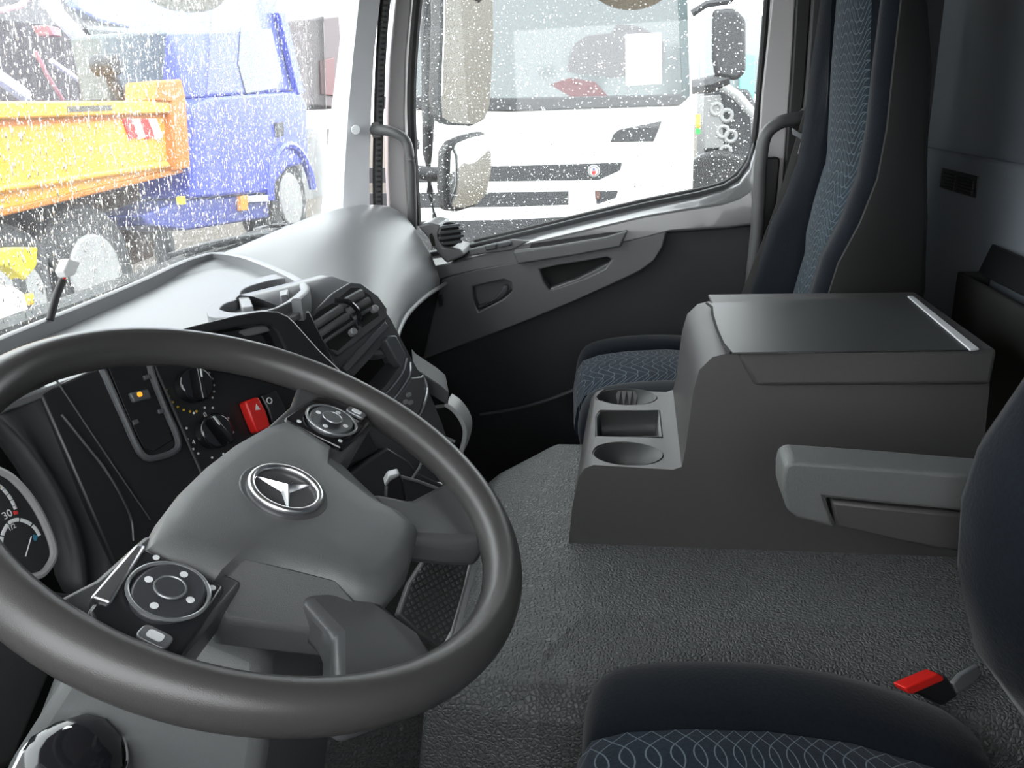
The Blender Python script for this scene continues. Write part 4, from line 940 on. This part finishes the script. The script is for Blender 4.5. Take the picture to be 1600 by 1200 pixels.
# kerb mirror over the door and front mirror over the windscreen: oval, looking down at the ground
def oval_mirror(nm, uc, vc, p, rx, ry, label, tilt):
    T = thing(nm, p, label, 'mirror'); d = p-CAM; d /= np.linalg.norm(d); o_ = np.array(tilt, float); o_ /= np.linalg.norm(o_)
    n_ = o_-d; n_ /= np.linalg.norm(n_); ex = np.cross((0, 0, 1.), n_); ex /= np.linalg.norm(ex); fr = Fr(p, ex, np.cross(n_, ex))
    disc('mirror_back', fr, (0, 0), 1, -.05, -.003, M_hous, T, rb=(rx*1.03, ry*1.03), n=40, bevel=.012, seg=3)
    V = []; F = []; N_ = 40
    for s_, h_ in ((1.0, -.003), (.85, .004), (.6, .012), (.3, .018), (.05, .020)):
        for i in range(N_): V.append(fr.P(rx*s_*math.cos(2*math.pi*i/N_), ry*s_*math.sin(2*math.pi*i/N_), h_))
    for k_ in range(4):
        for i in range(N_): F.append([k_*N_+i, k_*N_+(i+1) % N_, (k_+1)*N_+(i+1) % N_, (k_+1)*N_+i])
    F += [list(range(4*N_, 5*N_)), list(range(N_))[::-1]]
    obj('mirror_pane', V, F, M_mirror, T, smooth=80)
    tube('mirror_arm', [fr.P(0, 0, -.04), fr.P(0, ry*1.5, -.05)], .012, M_hous, T, n=10)
oval_mirror('kerb_mirror', 0, 0, at(983, -56, x=1.80), .135, .165, 'oval kerb mirror showing tan ground above the door window', (.15, .1, -1))
oval_mirror('front_mirror', 0, 0, at(283, -18, y=.88), .112, .10, 'oval front mirror showing tan ground above the windscreen', (.3, .4, -1))
# wiper resting on the glass
wp = thing('windscreen_wiper', (.8, .66, .84), 'black windscreen wiper lying along the bottom of the glass', 'wiper')
def wp3(u, v, off=.03):
    r = ray(u, v); t = 1.0
    for _ in range(40):
        p = CAM+t*r; t += (wy(p[0], p[2])+off-p[1])/r[1]
    return CAM+t*r
tube('wiper_blade', spline([wp3(u, v, .022) for u, v in ((262, 400), (300, 389), (350, 377), (400, 369), (440, 365))], 24), .006, M_seal, wp, n=8)
tube('wiper_arm', spline([wp3(u, v, .034) for u, v in ((290, 398), (330, 386), (380, 374), (432, 367), (470, 366))], 24), .006, M_hous, wp, n=8)
tube('wiper_bridge', spline([wp3(u, v, .028) for u, v in ((275, 394), (330, 379), (390, 368), (425, 362))], 16), .004, M_stack, wp, n=6)
# loose cable with a white plug standing up from the dash edge
cb_ = thing('cable_plug', at(85, 470, y=.56), 'black loose cable with a white plug at the windscreen edge', 'cable')
tube('cable', spline([at(u, v, y=.57) for u, v in ((78, 500), (82, 484), (87, 466), (92, 452), (98, 438))], 24), .0055, M_seal, cb_, n=10)
tube('cable_wire', spline([at(u, v, y=.57) for u, v in ((96, 445), (101, 434), (103, 428))], 8), .002, M_rprint, cb_, n=6)
fpl = Fr(at(106, 418, y=.57), (1, 0, 0), (0, 0, 1))
pplate('plug', fpl, [(92, 424), (101, 404), (119, 410), (110, 430), (98, 434)], -.008, .008, M_white, cb_, bevel=.002)

# ---------------- white truck opposite the passenger window
M_tw = mat('white_truck_paint', (.78, .79, .79), .35)
M_tglass = mat('truck_screen_glass', (.12, .135, .14), .08, spec=.6)
M_tdark = mat('truck_grille_dark', (.035, .036, .040), .5)
XS = 6.0
TF = Fr((XS, 0, 0), (0, -1, 0), (0, 0, 1))
wt = thing('white_truck', (XS+1, -.2, ZG), 'white truck cab parked opposite the passenger window', 'truck')
R_ = TF.px(1086, 200)[0]; L_ = R_-2.45
box('cab_body', (XS, -R_, ZG+.45), (XS+2.0, -L_, ZG+3.7), M_tw, wt, bevel=.10, seg=4)
yy = lambda u, v: TF.px(u, v)
wsx = [TF.px(1074, 158), TF.px(1064, 0), (TF.px(1058, 0)[0], 2.1), (L_+.15, 2.1), (L_+.12, TF.px(640, 168)[1]), TF.px(640, 168)]
plate('windscreen', TF, wsx, -.05, .012, M_tglass, wt, bevel=.02)
pplate('screen_base', TF, [(590, 150), (800, 153), (1066, 147), (1070, 158), (1060, 165), (800, 174), (590, 170)], 0, .03, M_tdark, wt, bevel=.01)
pplate('screen_pillar', TF, [(1056, -60), (1072, -60), (1078, 150), (1066, 158)], 0, .02, mat('truck_teal_dark', (.05, .075, .08), .4), wt, bevel=.005)
pplate('grille_slot', TF, [(560, 262), (800, 259), (972, 254), (969, 266), (936, 281), (800, 283), (560, 286)], -.02, .006, M_tdark, wt, bevel=.004)
pplate('grille_slot', TF, [(560, 302), (800, 300), (966, 298), (962, 309), (936, 318), (800, 323), (560, 326)], -.02, .006, M_tdark, wt, bevel=.004)
pplate('bumper_slot', TF, [(560, 348), (800, 343), (900, 338), (900, 420), (560, 420)], -.02, .006, M_tdark, wt, bevel=.004)
pplate('corner_vent', TF, [(954, 222), (958, 210), (968, 202), (1000, 196), (1034, 189), (1028, 205), (1021, 221)], 0, .006, M_tdark, wt, bevel=.003)
pplate('corner_vent', TF, [(632, 205), (648, 210), (656, 222), (655, 233), (632, 232)], 0, .006, M_tdark, wt, bevel=.003)
for yw in (-R_+.18, -L_-.18):
    tube('front_wheel', [(XS+.9, yw-.15, ZG+.5), (XS+.9, yw+.15, ZG+.5)], .5, mat('tyre', (.05, .05, .052), .7), wt, n=32)
eb = TF.px(928, 267); er = .047
bdg = disc('emblem', TF, eb, er, .004, .016, M_white, wt, bevel=.004)
ring('emblem_ring', TF, eb, er*.8, .006, M_steel, bdg, h=.016, n=24, m=6)
plate('emblem_crest', TF, [(eb[0]-.016, eb[1]+.0), (eb[0]+.016, eb[1]), (eb[0]+.014, eb[1]-.022), (eb[0], eb[1]-.032), (eb[0]-.014, eb[1]-.022)], .016, .019, M_rprint, bdg, bevel=0)
plate('emblem_figure', TF, [(eb[0]-.012, eb[1]+.004), (eb[0]+.012, eb[1]+.002), (eb[0]+.008, eb[1]+.018), (eb[0]-.002, eb[1]+.026), (eb[0]-.010, eb[1]+.016)], .016, .019, mat('emblem_blue', (.08, .10, .2), .4), bdg, bevel=0)
pplate('number_plate', TF, [(889, 292), (931, 289), (933, 345), (888, 345)], .004, .02, M_tw, wt, bevel=.003)
pplate('tow_hook_cover', TF, [(929, 296), (937, 300), (938, 310), (930, 312)], .004, .02, mat('rust', (.12, .06, .05), .7), wt, bevel=.003)
pplate('marker_lamp', TF, [(1086, 178), (1094, 178), (1094, 200), (1087, 200)], -.02, .04, mat('orange_lens', (.8, .28, .02), .3), wt, bevel=.004)
pplate('green_sticker', TF, [(1087, 200), (1094, 200), (1094, 209), (1087, 209)], -.02, .035, mat('green_sticker', (.03, .45, .08), .5), wt, bevel=.002)
pplate('paper_sheet', TF, [(977, 54), (1033, 51), (1034, 131), (978, 134)], .014, .018, M_white, wt, bevel=0)
pplate('reflection_shape', TF, [(886, 110), (896, 70), (916, 56), (955, 52), (964, 38), (1000, 42), (1034, 60), (1040, 84), (1033, 110), (978, 118), (960, 122), (886, 112)], .012, .0135, mat('screen_reflection_grey', (.10, .095, .10), .4), wt, bevel=0)  # reflection on the truck screen, drawn as a flat grey patch
pplate('red_reflection', TF, [(860, 132), (890, 122), (930, 128), (950, 150), (940, 165), (905, 165), (890, 150)], .0125, .0138, mat('dull_red', (.10, .03, .035), .5), wt, bevel=0)  # reddish reflection on the screen, drawn as a flat patch
# its black mirror on the right
wm = thing('truck_mirror', TF.P(*TF.px(1140, 70)), 'black wing mirror of the white truck opposite', 'mirror')
t3 = Fr((XS-.15, 0, 0), (0, -1, 0), (0, 0, 1))
pplate('mirror_shell', t3, [(1114, 14), (1150, 12), (1166, 30), (1166, 112), (1152, 126), (1118, 120), (1113, 90)], -.10, 0, M_hous, wm, bevel=.03, seg=3)
tube('mirror_arm', [t3.P(*t3.px(u, v), -.05) for u, v in ((1082, 20), (1105, 5), (1140, 0), (1150, -10))], .025, M_hous, wm, n=8)
tube('lower_arm', [t3.P(*t3.px(u, v), -.05) for u, v in ((1082, 136), (1110, 132), (1140, 122))], [.05, .06, .04], M_hous, wm, n=8)
# dark truck further right with its engine side showing
kt = thing('dark_truck', (9.4, -3, ZG), 'dark truck with exposed grey machinery beyond the white cab', 'truck')
KX = Fr((8.6, 0, 0), (0, -1, 0), (0, 0, 1))
def kp(nm, pts, h0, h1, m_, **k): return pplate(nm, KX, pts, h0, h1, m_, kt, **k)
kp('cab_back', [(1100, 130), (1170, 140), (1200, 200), (1200, 330), (1100, 330)], -1.2, 0, mat('dark_truck_paint', (.05, .052, .056), .5), bevel=.03)
kp('upper_body', [(1095, 20), (1215, 20), (1215, 150), (1150, 140), (1095, 130)], -.8, -.3, mat('truck_pale_panel', (.30, .33, .34), .5), bevel=.02)
kp('teal_panel', [(1160, 80), (1185, 84), (1182, 165), (1158, 160)], -.3, -.2, mat('teal', (.20, .42, .40), .5), bevel=.01)
kp('radiator', [(1098, 150), (1125, 148), (1130, 230), (1098, 232)], 0, .10, mat('machinery_grey', (.22, .22, .22), .5), bevel=.01)
for i, (u, v) in enumerate(((1118, 170), (1134, 180), (1128, 205), (1140, 212), (1132, 236))):
    c = KX.px(u, v); ring('hose', KX, c, .055, .02, mat('hose_grey', (.30, .30, .30), .4), kt, h=.10, n=20, m=8)
kp('fender', [(1090, 255), (1110, 240), (1130, 262), (1148, 290), (1148, 330), (1090, 330)], 0, .25, mat('machinery_grey', G(.22)), bevel=.02)
tube('exhaust_pipe', [KX.P(*KX.px(u, v), .15) for u, v in ((1120, 130), (1150, 150), (1176, 180), (1180, 230))], .05, mat('hose_grey', G(.3)), kt, n=10)
disc('wheel', KX, KX.px(1118, 300), .45, .05, .3, M_seal, kt, bevel=.05)
# ---------------- tipper truck across the windscreen: orange body, blue cab
YT = 3.6
BF = Fr((0, YT, 0), (1, 0, 0), (0, 0, 1))                # faces back towards us (-Y)
M_or = mat('orange_paint', (.66, .32, .03), .4); M_ord = mat('orange_paint_dark', (.50, .16, .012), .5)  # second orange is simply darker: groove strip, bottom rail, end post
M_tb = mat('blue_paint', (.055, .075, .42), .35); M_tbd = mat('blue_skirt', (.04, .055, .26), .4)
tt_ = thing('tipper_truck', (4.5, YT+1, ZG), 'tipper truck with orange body and blue cab seen through the wet windscreen', 'truck')
def tp_(nm, pts, h0, h1, m_, par=tt_, **k): return pplate(nm, BF, pts, h0, h1, m_, par, **k)
tb = tp_('tipper_body', [(-420, 168), (0, 158), (262, 157), (278, 262), (0, 331), (-420, 430)], -2.2, 0, M_or, bevel=.01)
tp_('top_rail', [(-420, 172), (0, 160), (258, 158), (260, 177), (0, 186), (-420, 204)], 0, .06, M_or, tb, bevel=.012)
tp_('shadow_groove', [(-420, 206), (0, 188), (258, 178), (258, 183), (0, 198), (-420, 222)], 0, .006, M_ord, tb, bevel=0)  # groove shadow put in as a darker orange strip
tp_('lower_ridge', [(-420, 372), (0, 288), (255, 252), (262, 262), (0, 302), (-420, 392)], 0, .05, M_or, tb, bevel=.02)
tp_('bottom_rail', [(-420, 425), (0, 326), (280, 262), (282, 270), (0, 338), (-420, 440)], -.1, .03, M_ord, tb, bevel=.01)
tp_('end_post', [(230, 128), (270, 124), (277, 150), (285, 262), (262, 268), (254, 160), (230, 158)], -.2, .08, M_ord, tb, bevel=.015)
for k_, u in enumerate((190, 203, 216, 229)):
    tp_('warning_stripe', [(u, 186), (u+13, 185), (u+24, 214), (u+11, 218)], 0, .012, (M_white, M_rprint)[(k_+1) % 2], tb, bevel=0)
lb = tp_('name_plate', [(92, 167), (162, 165), (163, 173), (93, 176)], .06, .065, mat('plate_print', (.12, .11, .10), .6, mottle=.9, mscale=60), tb, bevel=0)
ch = tp_('chassis', [(-420, 450), (0, 338), (300, 270), (330, 335), (320, 400), (150, 470), (-420, 800)], -1.2, -.5, mat('rusty_chassis', (.06, .035, .022), .7, mottle=.5, mscale=3), bevel=.02)
for u, v in ((165, 425), (40, 470)):
    wh = disc('rear_wheel', BF, BF.px(u, v), .50, -.5, -.1, mat('tyre', (.05, .05, .052), .7), tt_, n=36, bevel=.04)
    disc('wheel_rim', BF, BF.px(u, v), .28, -.1, -.06, mat('rim_grey', (.30, .30, .30), .5), wh, bevel=.02)
# cab
cb0 = tp_('cab_lower', [(300, 165), (330, 152), (470, 142), (480, 165), (482, 255), (450, 262), (432, 285), (428, 300), (300, 310), (296, 240)], -2.2, 0, M_tb, bevel=.03, seg=3)
tp_('cab_upper', [(345, -80), (440, -80), (446, 40), (470, 142), (330, 152)], -.9, -.06, mat('pale_blue_paint', (.09, .11, .33), .35), bevel=.03)
tp_('side_window', [(384, 42), (432, 44), (448, 120), (440, 138), (392, 146), (380, 100)], -.06, -.05, mat('truck_side_glass', (.10, .125, .14), .08), bevel=.01)
tp_('window_pillar', [(434, 20), (444, 20), (474, 145), (464, 148)], -.05, .02, M_tb, bevel=.01)
tp_('roof_box', [(245, 48), (352, 40), (350, 150), (262, 155)], -.8, -.5, mat('pale_panel', (.11, .13, .14), .5), bevel=.03)
tp_('door_handle', [(427, 192), (440, 190), (441, 212), (430, 215)], 0, .03, M_tdark, cb0, bevel=.01)
tp_('cab_step_panel', [(232, 336), (300, 312), (425, 302), (428, 340), (300, 360), (240, 352)], -1.0, -.05, M_tbd, bevel=.02)
tp_('side_marker', [(377, 306), (387, 305), (388, 328), (378, 329)], -.05, 0, mat('orange_lens', (.8, .28, .02)), bevel=.005)
tp_('yellow_tag', [(283, 307), (290, 306), (291, 319), (284, 320)], -.05, 0, mat('yellow_tag', (.75, .65, .05), .5), bevel=.004)
tp_('white_trim', [(392, 306), (426, 304), (428, 314), (394, 316)], -.05, 0, M_tw, bevel=.005)
wc = BF.px(459, 312)
fw = disc('front_wheel', BF, wc, .50, -.45, -.05, mat('tyre', G(.05)), tt_, n=36, bevel=.04)
disc('wheel_rim', BF, wc, .30, -.05, -.02, mat('rim_grey', (.30, .30, .30)), fw, bevel=.02)
tube('wheel_arch', [BF.P(wc[0]+.60*math.cos(a), wc[1]+.60*math.sin(a), 0) for a in np.linspace(.1, math.pi-.1, 24)], .05, M_tb, tt_, n=8)
tp_('front_corner', [(478, 140), (505, 150), (510, 300), (485, 330), (482, 200)], -1.8, -.3, mat('dark_truck_paint', G(.05)), bevel=.03)
# round dark exhaust stack and mirror seen against the cab
ex_ = tt_
disc('exhaust_end', BF, BF.px(236, 97), .085, -.5, -.3, M_tdark, ex_, bevel=.02)
tube('exhaust_leg', [BF.P(*BF.px(240, 110), -.4), BF.P(*BF.px(262, 155), -.4)], .05, M_tdark, ex_, n=10)
# ---------------- loader crane and dark body behind the tipper
cr = thing('loader_crane', (3.3, 6.5, ZG), 'white folded loader crane arms behind the orange tipper body', 'crane')
QF = Fr((0, 6.2, 0), (1, 0, 0), (0, 0, 1))
def qtube(nm, pts, r_, m_, h=0): return tube(nm, [QF.P(*QF.px(u, v), h) for u, v in pts], r_, m_, cr, n=8)
qtube('main_arm', [(52, -40), (90, 22), (150, 88), (212, 152)], .085, M_tw)
qtube('second_arm', [(-60, 85), (0, 122), (40, 150)], .075, M_tw)
qtube('thin_strut', [(55, 80), (75, 120), (98, 156)], .022, mat('pale_red', (.45, .22, .22), .5))
qtube('long_strut', [(80, 95), (130, 130), (166, 156)], .03, M_tw)
qtube('upper_strut', [(-60, 30), (30, 10), (60, -20)], .03, mat('pale_red', G(.4)))
tube('crane_column', [QF.P(*QF.px(212, 152), 0), QF.P(QF.px(212, 152)[0], ZG, 0)], .14, M_tdark, cr, n=12, ref=(0, 1, 0))
q1_ = pplate('red_block', QF, [(172, 147), (185, 144), (186, 154), (172, 155)], -.1, .1, mat('lamp_red', (.7, .06, .04), .4), cr, bevel=.01)
pplate('red_bracket', QF, [(62, 40), (80, 44), (84, 58), (70, 56)], -.1, .1, mat('pale_red', G(.4)), cr, bevel=.01)
dt = thing('dark_lorry', (3, 8, ZG), 'dark lorry body behind the crane', 'truck')
DF = Fr((0, 8.0, 0), (1, 0, 0), (0, 0, 1))
pplate('dark_body', DF, [(-500, -60), (60, -40), (130, 30), (250, 50), (260, 160), (-500, 200)], -2, 0, mat('dark_lorry_paint', (.05, .042, .055), .6, mottle=.6, mscale=1.5), dt, bevel=.03)
pplate('blue_roof', DF, [(96, -60), (230, -60), (232, 36), (205, 46), (150, 34), (112, 14)], -1, .1, mat('pale_blue_roof', (.14, .18, .55), .4), dt, bevel=.03)
pplate('dark_window', DF, [(130, 40), (240, 44), (250, 140), (180, 150)], 0, .05, mat('lorry_glass', (.06, .07, .08), .1), dt, bevel=.01)
# yellow and white things low on the left
yl = thing('yellow_marker', BF.P(*BF.px(30, 420), .4), 'yellow angular marker under the tipper body', 'marker')
Y2 = Fr((0, 2.6, 0), (1, 0, 0), (0, 0, 1))
pplate('marker_plate', Y2, [(-20, 395), (28, 386), (60, 386), (58, 416), (40, 438), (20, 420), (-20, 410)], -.08, 0, mat('yellow_marker', (.72, .60, .01), .5), yl, bevel=.01)
pplate('marker_foot', Y2, [(34, 462), (54, 457), (55, 476), (36, 480)], -.05, 0, mat('amber_marker', (.65, .40, .03), .5), yl, bevel=.01)
pplate('marker_post', Y2, [(36, 430), (46, 430), (50, 462), (38, 464)], -.06, -.02, M_tdark, yl, bevel=.005)
mpx = Y2.px(42, 430); plate('marker_stake', Y2, [(mpx[0]-.02, mpx[1]), (mpx[0]+.02, mpx[1]), (mpx[0]+.02, ZG), (mpx[0]-.02, ZG)], -.07, -.03, M_tdark, yl, bevel=.003)
wb = thing('white_tank', (.75, 1.7, ZG), 'white rounded tank just outside the windscreen', 'tank')
cw = at(-6, 480, y=1.7)
tube('tank_shell', [(cw[0], 1.7, ZG), (cw[0], 1.7, cw[2]-.1), (cw[0], 1.7, cw[2]+.03), (cw[0], 1.7, cw[2]+.055), (cw[0], 1.7, cw[2]+.068)], [.085, .085, .082, .06, .02], M_tw, wb, n=28, ref=(0, 1, 0), smooth=60)
# far trucks closing the yard
fr1 = thing('far_truck', (14, 7, ZG), 'dark far truck with a red patch at the edge of the windscreen', 'truck')
FF = Fr((0, 9.0, 0), (1, 0, 0), (0, 0, 1))
pplate('far_cab', FF, [(486, 30), (530, 24), (540, 150), (535, 170), (490, 165)], -2, 0, mat('far_dark', (.10, .085, .09), .6), fr1, bevel=.05)
pplate('far_patch', FF, [(498, 95), (520, 90), (522, 150), (500, 148)], 0, .05, mat('dull_red', (.22, .04, .05)), fr1, bevel=.02)
pplate('far_base', FF, [(478, 200), (545, 200), (545, 345), (470, 350)], -2, .3, mat('far_grey', (.12, .12, .12), .6, mottle=.5), fr1, bevel=.05)
# ------------------------------------------------------------------ rain on the glass
def drops(name, place, count, seed, rmin, rmax, elong, label):
    rnd = random.Random(seed); V = []; F = []; k = 8
    for _ in range(count):
        P, nrm, dn = place(rnd)
        if P is None: continue
        r = rmin*(rmax/rmin)**(rnd.random()**2.2); e = 1+elong*rnd.random()**2
        sx = np.cross(nrm, dn); b0 = len(V)
        for ri, h_ in ((1.0, 0.0), (.86, .42), (.5, .72)):
            for j in range(k):
                a = 2*math.pi*j/k; V.append(P+sx*(r*ri*math.cos(a))+dn*(r*e*ri*math.sin(a))+nrm*(h_*r*.75))
        V.append(P+nrm*r*.64)
        F.append([b0+j for j in range(k)][::-1])
        for l in range(2):
            for j in range(k): F.append([b0+l*k+j, b0+l*k+(j+1) % k, b0+(l+1)*k+(j+1) % k, b0+(l+1)*k+j])
        for j in range(k): F.append([b0+2*k+j, b0+2*k+(j+1) % k, b0+3*k])
    me = bpy.data.meshes.new(name); me.from_pydata([tuple(v) for v in V], [], F); me.materials.append(M_drop)
    for p in me.polygons: p.use_smooth = True
    o = bpy.data.objects.new(name, me); COL.objects.link(o)
    tag(o, label, 'water', kind='stuff'); return o
def on_door(rnd):
    y = -.60+rnd.random()*.95; z = .70+rnd.random()*.75
    if not inside((-y, z), gp): return None, None, None
    return np.array([1.6345, y, z]), np.array([1., 0, 0]), np.array([0, 0, -1.])
drops('rain_drops', on_door, 4600, 3, .0009, .0022, .5, 'small rain drops sprinkled over the passenger door glass')
def on_screen(rnd):
    x = .0+rnd.random()*1.52; z = .79+rnd.random()*.70
    n_ = np.array([0, .995, .0995]); n_ /= np.linalg.norm(n_)
    d = np.array([0, .0995, -.995]); d /= np.linalg.norm(d)
    return np.array([x, wy(x, z)+.0065, z]), n_, d
drops('rain_streaks', on_screen, 21000, 5, .0005, .0014, 7.0, 'dense rain drops running down the windscreen')
